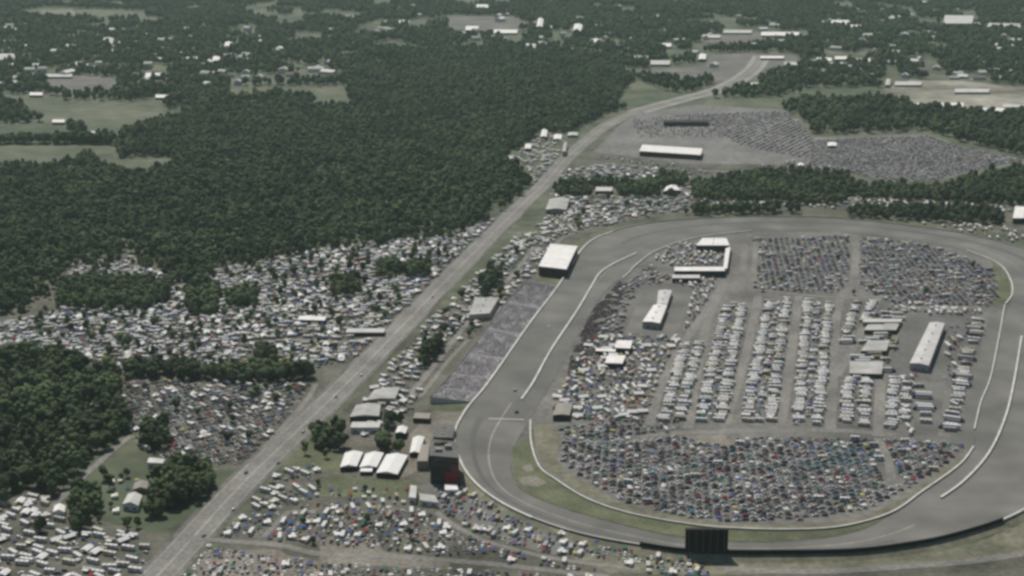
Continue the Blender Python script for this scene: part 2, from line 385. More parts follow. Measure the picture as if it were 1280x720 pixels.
# ------------------------------------------------------------------ roads
HW = [(120, 790), (197, 720), (308, 600), (433, 480), (510, 400), (588, 320), (650, 258), (680, 230), (707, 199), (738, 172), (760, 156), (796, 140), (850, 125), (892, 114), (912, 106), (928, 97), (940, 88), (948, 78), (952, 70)]
strip('road', HW, 30, M['gravel']); strip('road_shoulder', HW[11:], 44, M['concrete']); strip('road', HW, 23, M['road']); strip('median', HW, 1.8, M['concrete'])
for sd_ in (-10.4, 10.4): strip('edge_line', HW, .7, M['concrete'], side=sd_)
def off(l, dx, dy=0): return [(x+dx, y+dy) for x, y in l]
ROADS = [([(512, 495), (545, 454), (569, 423), (600, 385), (640, 345), (668, 308)], 6), ([(525, 497), (560, 452), (585, 425)], 4),
 ([(235, 672), (272, 676), (350, 682), (402, 693), (500, 697), (620, 706), (760, 722)], 7), ([(545, 641), (577, 663), (616, 680), (700, 700), (800, 712)], 5),
 ([(905, 712), (1020, 715), (1153, 707), (1230, 700), (1300, 686), (1380, 650)], 8), ([(60, 640), (100, 600), (145, 560), (165, 545)], 6),
 ([(395, 480), (380, 505), (330, 560)], 5), ([(330, 672), (350, 650), (365, 640), (395, 640)], 5),
 ([(870, 214), (960, 216), (1060, 222)], 6), ([(690, 330), (700, 300), (740, 285)], 5), ([(300, 430), (360, 425), (430, 428), (480, 420)], 8)]
for l, w_ in ROADS: strip('track_road', l, w_, M['lane'])
LANES = [([(905, 355), (838, 456), (812, 532)], 8), ([(904, 357), (887, 394), (874, 449), (860, 535)], 8.5), ([(948, 370), (931, 449), (905, 532)], 8.5),
 ([(999, 370), (988, 449), (976, 535)], 8.5), ([(1070, 303), (1067, 350), (1048, 380), (1042, 449), (1038, 540)], 9), ([(1099, 371), (1065, 438), (1045, 470)], 8),
 ([(1101, 470), (1098, 545)], 9), ([(800, 548), (850, 541), (1038, 538), (1120, 544)], 9), ([(931, 305), (928, 350)], 8), ([(945, 303), (941, 352)], 6),
 ([(935, 362), (1050, 372), (1110, 370)], 6), ([(1097, 548), (1110, 575), (1115, 605)], 7), ([(1120, 384), (1225, 384)], 8)]
for l, w_ in LANES: strip('infield_lane', l, w_, M['lane'], z=.06+random.random()*.03)
S('paved_yard', [(806, 358), (868, 360), (850, 408), (840, 418), (782, 416), (790, 395)], M['asphalt'], z=.05)
S('paved_yard', [(1135, 395), (1225, 392), (1212, 480), (1170, 478), (1110, 470), (1120, 430)], M['asphalt_dark'], z=.05)
S('paved_yard', [(1150, 478), (1182, 478), (1172, 545), (1140, 545)], M['asphalt'], z=.054)
S('paved_yard', [(1205, 520), (1236, 395), (1256, 385), (1240, 470), (1222, 535), (1217, 556), (1180, 556)], M['asphalt'], z=.058)
S('grass_island', [(850, 545), (905, 543), (918, 560), (880, 572), (845, 560)], M['dirt'], 1, z=.05)
S('lawn', [(1075, 398), (1130, 398), (1120, 440), (1065, 442)], M['grass_dry'], 1, z=.05)

# ------------------------------------------------------------------ vehicle shapes: lists of (part name, material key or None for paint, MB)
def wheels(xs, r, hw, z=None):
    out = []
    for x in xs:
        for sg in (-1, 1):
            m = MB(); m.cyl_y(x, r, r, sg*hw-.12, sg*hw+.12, n=8); out.append(('wheel', 'tyre', m))
    return out
def t_car(kind):
    L, W = (4.7, 1.8) if kind != 'pickup' else (5.5, 1.95)
    h0, h1 = (.85, 1.42) if kind == 'sedan' else (1.0, 1.75)
    b = MB(); h = L/2
    b.prism_y([(-h, .35), (-h, h0-.12), (-h+.2, h0), (h-1.0, h0), (h-.1, h0-.18), (h, h0-.35), (h, .35)][::-1], -W/2, W/2)
    x0, x1 = {'sedan': (-1.55, 1.15), 'wagon': (-2.2, 1.2), 'pickup': (-.5, 1.4)}[kind]
    c = MB(); s0, s1 = (.5, .75) if kind == 'sedan' else (.15, .6)
    vs = [(x0, -W/2+.1, h0), (x1, -W/2+.1, h0), (x1, W/2-.1, h0), (x0, W/2-.1, h0),
          (x0+s0, -W/2+.25, h1), (x1-s1, -W/2+.25, h1), (x1-s1, W/2-.25, h1), (x0+s0, W/2-.25, h1)]
    c.add(vs, [(0, 1, 5, 4), (1, 2, 6, 5), (2, 3, 7, 6), (3, 0, 4, 7)])
    r = MB(); r.box(x0+s0-.04, x1-s1+.04, -W/2+.22, W/2-.22, h1, h1+.07)
    parts = [('body', None, b), ('window_band', 'glass', c), ('roof_panel', None, r)]
    if kind == 'pickup':
        q = MB(); q.box(-h+.15, -.6, -W/2+.15, W/2-.15, h0+.004, h0+.02); parts.append(('cargo_bed', 'tyre', q))
    return parts+wheels((-h+.9, h-.9), .33, W/2-.1)
def t_motorhome(L=10.0, bus=False):
    W, Ht = 2.5, 3.3; h = L/2; b = MB()
    b.prism_y([(-h, .5), (-h, Ht-.15), (-h+.15, Ht), (h-.7, Ht), (h-.3, Ht-.5), (h, 1.3), (h, .5)][::-1], -W/2, W/2)
    parts = [('body', None, b)]
    g = MB(); g.add([(h+.02, -W/2+.15, 1.45), (h+.02, W/2-.15, 1.45), (h-.27, W/2-.15, Ht-.6), (h-.27, -W/2+.15, Ht-.6)], [(0, 1, 2, 3)])
    parts.append(('windscreen', 'glass', g))
    for sg in (-1, 1):
        y = sg*(W/2+.02)
        xs = [(h-2.6, h-1.0), (0, 1.6), (-h+1, -h+2.6)] if not bus else [(-h+.8, h-1.2)]
        for a, c in xs:
            m = MB(); m.box(a, c, min(y, y-.03*sg), max(y, y-.03*sg), 1.75, 2.6); parts.append(('window', 'glass', m))
        m = MB(); m.box(-h+.1, h-1.0, min(y, y-.03*sg), max(y, y-.03*sg), 1.05, 1.35); parts.append(('stripe', 'p_dark blue' if bus else 'p_tan', m))
    for x in (-h*.45, h*.3):
        m = MB(); m.box(x-.45, x+.45, -.4, .4, Ht+.002, Ht+.32, tx=.08, ty=.08); parts.append(('roof_unit', 'p_silver', m))
    return parts+wheels((-h+2.2, h-1.8), .45, W/2-.12)
def t_trailer(L=7.5):
    W, Ht = 2.4, 2.9; h = L/2; b = MB()
    b.prism_y([(-h, .55), (-h, Ht-.2), (-h+.2, Ht), (h-.5, Ht), (h-.12, Ht-.6), (h, 1.4), (h-.35, .55)][::-1], -W/2, W/2)
    parts = [('body', None, b)]
    for sg in (-1, 1):
        y = sg*(W/2+.02)
        for a in (-h+.8, h-2.2):
            m = MB(); m.box(a, a+1.1, min(y, y-.03*sg), max(y, y-.03*sg), 1.6, 2.3); parts.append(('window', 'glass', m))
    m = MB(); m.box(h-.34, h+1.1, -.08, .08, .55, .7); parts.append(('hitch', 'steel', m))
    m = MB(); m.add([(-2.4, W/2+.03, 2.5), (2.0, W/2+.03, 2.5), (2.0, W/2+2.5, 2.15), (-2.4, W/2+2.5, 2.15), (-2.4, W/2+.03, 2.56), (2.0, W/2+.03, 2.56), (2.0, W/2+2.5, 2.21), (-2.4, W/2+2.5, 2.21)],
        [(3, 2, 1, 0), (4, 5, 6, 7), (0, 1, 5, 4), (1, 2, 6, 5), (2, 3, 7, 6), (3, 0, 4, 7)]); parts.append(('awning', 'cv_white', m))
    m = MB(); m.box(-.4, .4, -.35, .35, Ht+.002, Ht+.28, tx=.06, ty=.06); parts.append(('roof_unit', 'p_silver', m))
    return parts+wheels((-.4, .45), .35, W/2-.1)
def t_truck():
    a = MB(); a.box(-8.5, 5.2, -1.3, 1.3, 1.1, 4.1); parts = [('trailer_box', None, a)]
    c = MB(); c.prism_y([(5.7, .6), (5.7, 3.4), (6.1, 3.6), (7.0, 3.5), (7.5, 2.3), (8.9, 2.0), (9.0, .6)][::-1], -1.2, 1.2); parts.append(('cab', 'p_dark blue', c))
    g = MB(); g.add([(7.05, -1.05, 3.4), (7.05, 1.05, 3.4), (7.52, 1.05, 2.4), (7.52, -1.05, 2.4)], [(3, 2, 1, 0)]); parts.append(('windscreen', 'glass', g))
    return parts+wheels((-7.2, -6.0, 6.3, 8.2), .5, 1.15)
def t_canopy(cv):
    a = MB(); s = 1.6
    a.add([(-s, -s, 2.2), (s, -s, 2.2), (s, s, 2.2), (-s, s, 2.2), (0, 0, 3.1), (-s, -s, 1.95), (s, -s, 1.95), (s, s, 1.95), (-s, s, 1.95)],
          [(0, 1, 4), (1, 2, 4), (2, 3, 4), (3, 0, 4), (5, 6, 1, 0), (6, 7, 2, 1), (7, 8, 3, 2), (8, 5, 0, 3)])
    parts = [('canopy_top', cv, a)]
    for x in (-1, 1):
        for y in (-1, 1):
            m = MB(); m.box(x*1.52-.04, x*1.52+.04, y*1.52-.04, y*1.52+.04, 0, 1.949); parts.append(('leg', 'steel', m))
    return parts
SHAPES = {'sedan': t_car('sedan'), 'wagon': t_car('wagon'), 'pickup': t_car('pickup'), 'motorhome': t_motorhome(), 'short': t_motorhome(7.5),
          'bus': t_motorhome(12, True), 'trailer': t_trailer(), 'truck': t_truck()}
def t_marquee():
    a = MB(); a.prism_y([(-3, 2.3), (3, 2.3), (0, 3.8)][::-1], -4.5, 4.5); parts = [('marquee_roof', 'cloth_white', a)]
    for x in (-2.9, 2.9):
        for y in (-4.4, 0, 4.4):
            m = MB(); m.box(x-.06, x+.06, y-.06, y+.06, 0, 2.299); parts.append(('leg', 'steel', m))
    return parts
SHAPES['marquee'] = t_marquee()
for cv in ('blue', 'green', 'red', 'white', 'yellow', 'purple'): SHAPES['canopy_'+cv] = t_canopy('cv_'+cv)
INFO = {'sedan': ('car', 'car', 'parked_car'), 'wagon': ('estate car', 'car', 'parked_car'), 'pickup': ('pickup truck', 'pickup truck', 'pickup_truck'),
        'motorhome': ('long motorhome', 'motorhome', 'motorhome'), 'short': ('short motorhome', 'motorhome', 'motorhome'), 'bus': ('coach', 'bus', 'coach_bus'),
        'trailer': ('camping trailer', 'trailer', 'camping_trailer'), 'truck': ('semi truck', 'truck', 'semi_truck'), 'canopy': ('pop-up canopy', 'canopy', 'popup_canopy'), 'marquee': ('marquee', 'marquee', 'camp_marquee')}
def base(kind): return 'canopy' if kind.startswith('canopy') else kind
_joined, _parts = {}, {}
def joined(kind, paint):
    k = (kind, paint)
    if k not in _joined:
        mats = []; a = MB()
        for nm, mk, mb in SHAPES[kind]:
            mm = M[mk] if mk else M['p_'+paint]
            if mm not in mats: mats.append(mm)
            a.add(mb.v, mb.f, mats.index(mm))
        _joined[k] = fixn(a.mesh(INFO[base(kind)][2], mats))
    return _joined[k]
def partmeshes(kind, paint):
    k = (kind, paint)
    if k not in _parts:
        _parts[k] = [(nm, fixn(mb.mesh(nm, [M[mk] if mk else M['p_'+paint]]))) for nm, mk, mb in SHAPES[kind]]
    return _parts[k]

# ------------------------------------------------------------------ where the vehicles stand
MIXC = [('sedan', 55), ('wagon', 25), ('pickup', 20)]
CARP = [('white', 27), ('silver', 24), ('grey', 19), ('black', 13), ('dark blue', 11), ('red', 6), ('dark green', 6), ('tan', 7), ('light blue', 4), ('maroon', 5), ('teal', 1)]
RVP = [('white', 58), ('cream', 26), ('silver', 8), ('tan', 8)]
def pick(l):
    t = random.uniform(0, sum(b for _, b in l))
    for a, b in l:
        t -= b
        if t <= 0: return a
    return l[0][0]
def pick_item(mix):
    k = pick(mix)
    if k == 'canopy': k = 'canopy_'+pick([('white', 45), ('blue', 22), ('green', 13), ('red', 8), ('yellow', 6), ('purple', 6)])
    return k
CAMPMIX = [('marquee', 6), ('motorhome', 20), ('short', 15), ('trailer', 26), ('canopy', 16), ('sedan', 10), ('wagon', 8), ('pickup', 7)]
RVMIX = [('motorhome', 42), ('short', 22), ('trailer', 18), ('bus', 8), ('canopy', 8), ('wagon', 6), ('pickup', 6)]
COLLOTS = {'the infield motorhome columns', 'the infield hauler file'}
items = []                           # dict(kind, paint, x, y, rz, lot, row, pos)
hw_px = HW
def near_line(pts, X, Y, d):
    X = np.asarray(X); Y = np.asarray(Y); r = np.zeros(X.shape, bool)
    for a, b in zip(pts, pts[1:]):
        ax, ay, bx, by = a.x, a.y, b.x, b.y; L2 = (bx-ax)**2+(by-ay)**2
        t = np.clip(((X-ax)*(bx-ax)+(Y-ay)*(by-ay))/L2, 0, 1)
        r |= np.hypot(X-ax-t*(bx-ax), Y-ay-t*(by-ay)) < d
    return r
KEEP = [([P(x, y) for x, y in HW], 15.5)]
KEEP += [([P(x, y) for x, y in l], w_/2+2.2) for l, w_ in ROADS+LANES]
TREESPOT = []                        # pixel polygons of tree clumps, no vehicles inside
def lot(name, poly, ang, dx, dy, mix, fill, jit=.5, rzj=4, turn=0, cluster=None, aisle=0):
    """rows of direction ang (degrees, 0 = across the picture), dx between neighbours, dy between rows"""
    pts = [P(x, y) for x, y in poly]; a = R(ang); ux, uy = math.cos(a), math.sin(a)
    if ang > 60: COLLOTS.add(name)
    U = [p.x*ux+p.y*uy for p in pts]; V = [-p.x*uy+p.y*ux for p in pts]
    v = min(V)+dy/2; row = 0
    while v < max(V):
        row += 1; u = min(U)+random.uniform(0, dx); cand = []
        while u < max(U):
            cand.append(u); u += dx*random.uniform(.9, 1.12)
        cu = np.array(cand)
        if len(cu):
            X = cu*ux-v*uy; Y = cu*uy+v*ux
            X = X+rng.uniform(-jit, jit, len(X)); Y = Y+rng.uniform(-jit, jit, len(Y))
            px, py = PX(X, Y)
            ok = inpoly(poly, px, py)
            for kp, d in KEEP: ok &= ~near_line(kp, X, Y, d)
            for tp in TREESPOT: ok &= ~inpoly(tp, px, py)
            pos = 0
            for i in range(len(X)):
                if not ok[i] or random.random() > fill: continue
                if cluster and noise.noise(Vector((X[i]/cluster, Y[i]/cluster, row*.0))) < -.12: continue
                k = pick_item(mix); pos += 1
                items.append(dict(kind=k, paint=pick(RVP if k in ('motorhome', 'short', 'trailer', 'bus', 'truck') else CARP) if not k.startswith(('canopy', 'marq')) else 'white',
                                  x=float(X[i]), y=float(Y[i]), rz=a+R(90)+R(turn)+R(random.uniform(-rzj, rzj))+(math.pi if random.random() < .4 else 0),
                                  lot=name, row=row, pos=pos))
        v += dy if not aisle or row % 2 else dy+aisle
def rvline(name, idx, p0, p1, mix, fill=.93, pitch=4.4, rot=0):
    a, b = P(*p0), P(*p1); d = b-a; n = int(d.length/pitch); ang = math.atan2(d.y, d.x)+R(90+rot)
    for i in range(n):
        if random.random() > fill: continue
        q = a+d*((i+.5)/n); k = pick_item(mix)
        items.append(dict(kind=k, paint=pick(RVP) if not k.startswith(('canopy', 'marq')) else 'white', x=q.x+random.uniform(-1.6, 1.6), y=q.y+random.uniform(-.4, .4),
                          rz=ang+R(random.uniform(-5, 5))+(math.pi if random.random() < .5 else 0), lot=name, row=idx, pos=i+1))
# tree clumps among the lots (pixel polygons of the ground they stand on)
CLUMPS = {
 'the dark tree band in the left camp': [(72, 360), (120, 352), (160, 352), (215, 360), (212, 376), (180, 388), (120, 388), (70, 385)],
 'the round clump in the left camp': [(236, 362), (262, 355), (275, 375), (270, 396), (240, 398), (232, 384)],
 'the clump right of the round clump': [(284, 372), (318, 370), (322, 384), (290, 388)],
 'the clump amid the west camp': [(414, 356), (448, 352), (452, 368), (418, 372)],
 'the clump below the big forest edge': [(470, 332), (496, 330), (500, 345), (474, 347)],
 'the camp clump nearest the highway': [(504, 336), (536, 332), (540, 347), (508, 350)],
 'the long hedge above the car rows': [(160, 462), (200, 464), (225, 462), (300, 466), (345, 462), (390, 466), (402, 474), (300, 480), (215, 474), (150, 472)],
 'the clump at the bend of the hedge': [(318, 442), (342, 440), (344, 452), (322, 454)],
 'the lone clump in the car rows': [(176, 540), (205, 538), (212, 556), (200, 568), (178, 560)],
 'the big clump beside the highway': [(185, 612), (200, 592), (240, 578), (262, 590), (266, 610), (250, 634), (215, 640), (198, 652), (170, 648)],
 'the clump by the farm tracks': [(78, 632), (100, 616), (128, 622), (120, 648), (100, 668), (75, 660)],
 'the trees by the big white building': [(600, 352), (628, 345), (632, 368), (604, 374)],
 'trees beside the grey plaza': [(524, 442), (548, 428), (560, 440), (552, 456), (530, 462)],
 'the trees at the highway bend': [(390, 545), (425, 540), (440, 550), (430, 565), (395, 562)],
 'the trees above the white tents': [(468, 535), (500, 528), (508, 545), (500, 570), (475, 565)],
 'the shrubs along the grandstand back': [(560, 470), (575, 450), (600, 420), (612, 402), (616, 410), (590, 448), (566, 480)],
}
BELTS = {
 'the tree belt behind the far turn': [(862, 236), (900, 226), (960, 216), (1010, 216), (1060, 222), (1070, 243), (1050, 258), (900, 252), (866, 250)],
 'the right part of the tree belt': [(1070, 234), (1180, 238), (1215, 224), (1300, 214), (1300, 258), (1262, 258), (1180, 254), (1072, 250)],
 'the hedge just above the far turn': [(1120, 262), (1200, 264), (1262, 268), (1264, 282), (1190, 280), (1060, 272), (1060, 264)],
 'the trees left of the far turn': [(690, 238), (710, 230), (770, 232), (850, 236), (852, 250), (760, 246), (700, 248)],
 'the hedge left of the belt': [(866, 262), (930, 262), (1000, 262), (1000, 268), (866, 270)],
 'the trees above the north lot': [(800, 232), (830, 222), (858, 222), (860, 232), (810, 238)],
}
TREESPOT += list(CLUMPS.values())+list(BELTS.values())

# infield
lot('the upper infield car field', [(940, 300), (1060, 295), (1063, 352), (1048, 366), (950, 366), (936, 356)], 84, 3.8, 6.8, MIXC+[('canopy', 9), ('short', 3)], .84, .7, 8)
lot('the upper right infield field', [(1074, 298), (1140, 303), (1208, 322), (1242, 340), (1248, 372), (1235, 384), (1112, 378), (1075, 360)], 88, 3.6, 6.8, MIXC+[('canopy', 8), ('short', 4)], .86, .7, 8)
lot('the near infield car park', [(700, 535), (760, 528), (852, 547), (915, 560), (925, 547), (1108, 550), (1205, 556), (1185, 578), (1138, 608), (1090, 634), (1000, 652), (912, 652), (860, 647), (785, 629), (722, 594), (698, 572)],
    86, 3.3, 6.3, MIXC+[('canopy', 9), ('short', 2)], .92, .9, 10)
cols = [((858, 430), (828, 528)), ((874, 430), (848, 528)), ((908, 385), (875, 528)), ((928, 380), (900, 528)), ((962, 378), (932, 528)), ((984, 374), (962, 528)),
        ((1010, 376), (997, 532)), ((1036, 380), (1022, 532)), ((1062, 466), (1056, 534)), ((1083, 462), (1080, 534)), ((1117, 474), (1113, 538)), ((1133, 478), (1130, 536)),
        ((1072, 376), (1058, 418)), ((1092, 378), (1078, 408))]
cols += [((918, 380), (888, 528)), ((973, 378), (947, 528)), ((1023, 380), (1010, 531)), ((1072, 464), (1068, 534)), ((1125, 478), (1121, 536))]
MIDS = cols[-5:]
ci = 0
for a, b in cols:
    if a[1] == 0 or b[1] == 0: continue
    ci += 1; rvline('the infield motorhome columns', ci, b, a, RVMIX if (a, b) not in MIDS else [('short', 40), ('wagon', 20), ('pickup', 16), ('canopy', 26)], .95 if (a, b) not in MIDS else .8, 4.3 if (a, b) not in MIDS else 3.6)
rvline('the infield hauler file', 1, (1186, 540), (1222, 400), [('truck', 30), ('bus', 30), ('motorhome', 20), ('pickup', 20)], .72, 5.2)
rvline('the infield hauler file', 2, (1160, 530), (1148, 480), [('motorhome', 60), ('truck', 40)], .5, 6)
lot('the pit side yard', [(716, 460), (738, 420), (800, 420), (850, 420), (812, 520), (700, 524), (690, 515), (700, 490)], 0, 7.5, 9.5, [('marquee', 12), ('truck', 10), ('motorhome', 25), ('short', 16), ('canopy', 24), ('wagon', 14), ('pickup', 11), ('sedan', 12)], .82, 1.5, 25)
lot('the small cars of the pit yard', [(716, 460), (738, 420), (800, 420), (850, 420), (812, 528), (700, 528), (690, 515), (700, 490)], 0, 4.6, 5.2, [('canopy', 30), ('sedan', 24), ('wagon', 24), ('pickup', 12), ('short', 6)], .7, 1.0, 50)
lot('the pit lane edge', [(738, 425), (780, 352), (800, 345), (812, 330), (850, 352), (800, 358), (782, 392), (776, 420)], 60, 5, 8, [('canopy', 20), ('wagon', 40), ('sedan', 30), ('pickup', 20), ('short', 8)], .72, 1.3, 20)
lot('the media centre yard', [(815, 325), (845, 306), (862, 300), (905, 310), (902, 332), (840, 334)], 0, 6.5, 7.5, [('motorhome', 30), ('short', 30), ('wagon', 30), ('canopy', 20)], .8, 1.5, 20)
lot('the yard left of right garage', [(1062, 398), (1128, 384), (1122, 420), (1108, 470), (1066, 462), (1052, 450)], 0, 9, 8, [('truck', 35), ('motorhome', 30), ('bus', 20), ('wagon', 25), ('sedan', 25)], .85, 1.5, 6, turn=-90)
lot('the yard below right garage', [(1090, 472), (1145, 468), (1140, 545), (1136, 545)], 0, 6, 7, RVMIX+[('sedan', 40), ('wagon', 30)], .8, 1.2, 20)
lot('the yard above right garage', [(1112, 376), (1232, 384), (1225, 394), (1120, 392)], 0, 5, 7, RVMIX+[('sedan', 40), ('wagon', 40)], .7, 1.2, 20)
lot('the asphalt right of right garage', [(1186, 410), (1212, 398), (1200, 470), (1190, 540), (1176, 540)], 10, 6, 8, [('sedan', 30), ('wagon', 30), ('truck', 20), ('motorhome', 20)], .5, 1.2, 20)
lot('the cars under the crossing lane', [(730, 527), (850, 522), (850, 538), (760, 545), (720, 540)], 2, 4.4, 7, MIXC+[('short', 15)], .8, 1, 14)
lot('the lot above the left garage', [(840, 344), (900, 343), (895, 352), (880, 405), (855, 412), (868, 360), (842, 356)], 10, 5, 9, [('sedan', 30), ('wagon', 30), ('short', 20), ('motorhome', 20)], .8, 1, 10)
# outside, near side
lot('the south field by the highway', [(262, 662), (345, 640), (405, 630), (540, 640), (560, 660), (620, 690), (560, 696), (400, 680), (262, 668)], 3, 5.0, 8.0, [('sedan', 26), ('wagon', 18), ('pickup', 16), ('trailer', 9), ('motorhome', 9), ('canopy', 14)], .92, 1.4, 20)
lot('the crowded south field', [(262, 662), (345, 640), (405, 630), (540, 640), (560, 660), (620, 690), (560, 696), (400, 680), (262, 668)], 3, 4.4, 5.4, [('canopy', 22), ('sedan', 30), ('wagon', 20), ('pickup', 14)], .62, 1.2, 50)
lot('the bottom lot', [(215, 735), (262, 684), (400, 705), (620, 716), (760, 724), (760, 735)], 2, 4.2, 8.5, [('sedan', 34), ('wagon', 20), ('pickup', 16), ('trailer', 6), ('short', 5), ('canopy', 10)], .92, 1.2, 20)
lot('the crowded bottom lot', [(215, 735), (262, 684), (400, 705), (620, 716), (760, 724), (760, 735)], 2, 4.6, 5.6, [('canopy', 22), ('sedan', 30), ('wagon', 20)], .6, 1.0, 50)
lot('the rows outside the near turn', [(540, 606), (565, 600), (600, 625), (690, 665), (790, 690), (870, 700), (900, 726), (640, 706), (600, 680), (555, 645)], -14, 3.6, 7.2, MIXC+[('canopy', 20), ('short', 10), ('trailer', 8)], .80, .8, 14)
lot('the strip right of highway', [(300, 650), (350, 590), (400, 580), (398, 625), (340, 650)], 42, 6, 10, [('motorhome', 20), ('trailer', 20), ('wagon', 30), ('canopy', 20), ('sedan', 20)], .85, 1.5, 20)
lot('the grass left of the tower', [(405, 610), (520, 606), (535, 632), (420, 632)], 3, 6, 9, [('sedan', 30), ('wagon', 20), ('canopy', 25), ('short', 10)], .6, 1.5, 20)
# between highway and grandstand
lot('the strip behind the grandstand', [(430, 545), (470, 480), (520, 420), (565, 375), (620, 320), (655, 290), (690, 300), (668, 340), (640, 372), (610, 400), (560, 455), (520, 500), (500, 545)], 50, 5.0, 8.6,
    CAMPMIX, .70, 1.6, 25)
lot('the vendor rows by the covered stand', [(640, 330), (665, 290), (690, 262), (760, 262), (735, 290), (690, 305), (668, 335)], 10, 6, 11, CAMPMIX, .8, 1.6, 25)
lot('the camp behind the far turn', [(686, 262), (700, 215), (760, 206), (862, 215), (868, 262), (800, 272), (750, 285)], 2, 8.6, 8, CAMPMIX, .9, 2.0, 20, turn=90)
lot('the gaps in the tree belt', [(868, 232), (1000, 232), (1120, 246), (1262, 262), (1262, 276), (1060, 262), (868, 258)], 2, 8, 10, [('motorhome', 30), ('trailer', 30), ('sedan', 30), ('marquee', 8), ('canopy', 10)], .7, 2, 20)
lot('the row between belt and hedge', [(1070, 248), (1180, 252), (1256, 256), (1256, 264), (1180, 260), (1070, 255)], 2, 8, 10, RVMIX+[('sedan', 30)], .8, 1.5, 20)
lot('the lot right of the far turn', [(1150, 280), (1262, 284), (1300, 310), (1240, 300)], -8, 7, 12, [('motorhome', 30), ('trailer', 30), ('sedan', 20), ('wagon', 20)], .55, 2, 14)
# distant lots
lot('the far north lot', [(880, 143), (985, 139), (1000, 152), (1018, 176), (1015, 200), (925, 182), (895, 165)], 62, 4.2, 11, MIXC, .72, 1.2, 10)
lot('the far right lot', [(1018, 176), (1158, 170), (1200, 183), (1280, 201), (1190, 219), (1150, 229), (1100, 223), (1012, 206)], 100, 3.8, 9.5, MIXC, .86, 1.2, 8)
lot('the lot below the north building', [(742, 196), (800, 200), (905, 216), (1005, 200), (1050, 212), (900, 224)], 5, 5, 11, MIXC+[('short', 8)], .8, 2, 10)
lot('the lot behind the north building', [(790, 150), (880, 142), (905, 150), (905, 172), (800, 172)], 30, 5, 14, MIXC, .7, 2, 10)
# west camp
items_west = [(-30, 442), (-30, 410), (20, 402), (75, 392), (90, 330), (165, 322), (225, 360), (285, 335), (335, 326), (400, 312), (470, 304), (556, 296), (615, 275), (636, 270),
                          (560, 340), (482, 410), (445, 448), (392, 462), (150, 462), (90, 448)]
lot('the big west camp', items_west, 3, 8.8, 6.4, CAMPMIX+[('motorhome', 16), ('trailer', 10)], .97, 2.0, 24, turn=90)
lot('the crowded west camp', items_west, 3, 4.2, 4.6, [('canopy', 34), ('sedan', 22), ('wagon', 22), ('pickup', 18), ('short', 14)], .75, 1.2, 60)
lot('the western car rows', [(155, 476), (398, 480), (385, 502), (345, 552), (300, 582), (215, 580), (175, 560), (150, 520)], 40, 3.1, 8.4, [('sedan', 42), ('wagon', 27), ('pickup', 18), ('short', 4), ('trailer', 5), ('motorhome', 2), ('canopy', 2)], .9, .25, 4)
lot('the bottom left camp', [(-30, 640), (55, 618), (90, 652), (140, 664), (200, 678), (195, 700), (150, 735), (-30, 735)], -12, 9.5, 6.6, [('marquee', 14), ('motorhome', 60), ('short', 10), ('trailer', 20), ('wagon', 10), ('canopy', 6)], .9, 2.8, 24, turn=80)
lot('the farm clearing', [(130, 600), (175, 590), (180, 640), (140, 655)], 12, 9, 14, [('trailer', 30), ('wagon', 30), ('canopy', 20)], .5, 2, 20)
lot('the forest corner camp', [(640, 196), (670, 174), (700, 168), (712, 184), (690, 212), (660, 240), (668, 226), (655, 212)], 40, 9, 12, [('motorhome', 30), ('trailer', 30), ('canopy', 20)], .6, 2, 20)
lot('the wood on the left edge', [(10, 470), (120, 480), (130, 560), (20, 560)], 12, 16, 30, [('trailer', 30), ('short', 30)], .35, 5, 20)

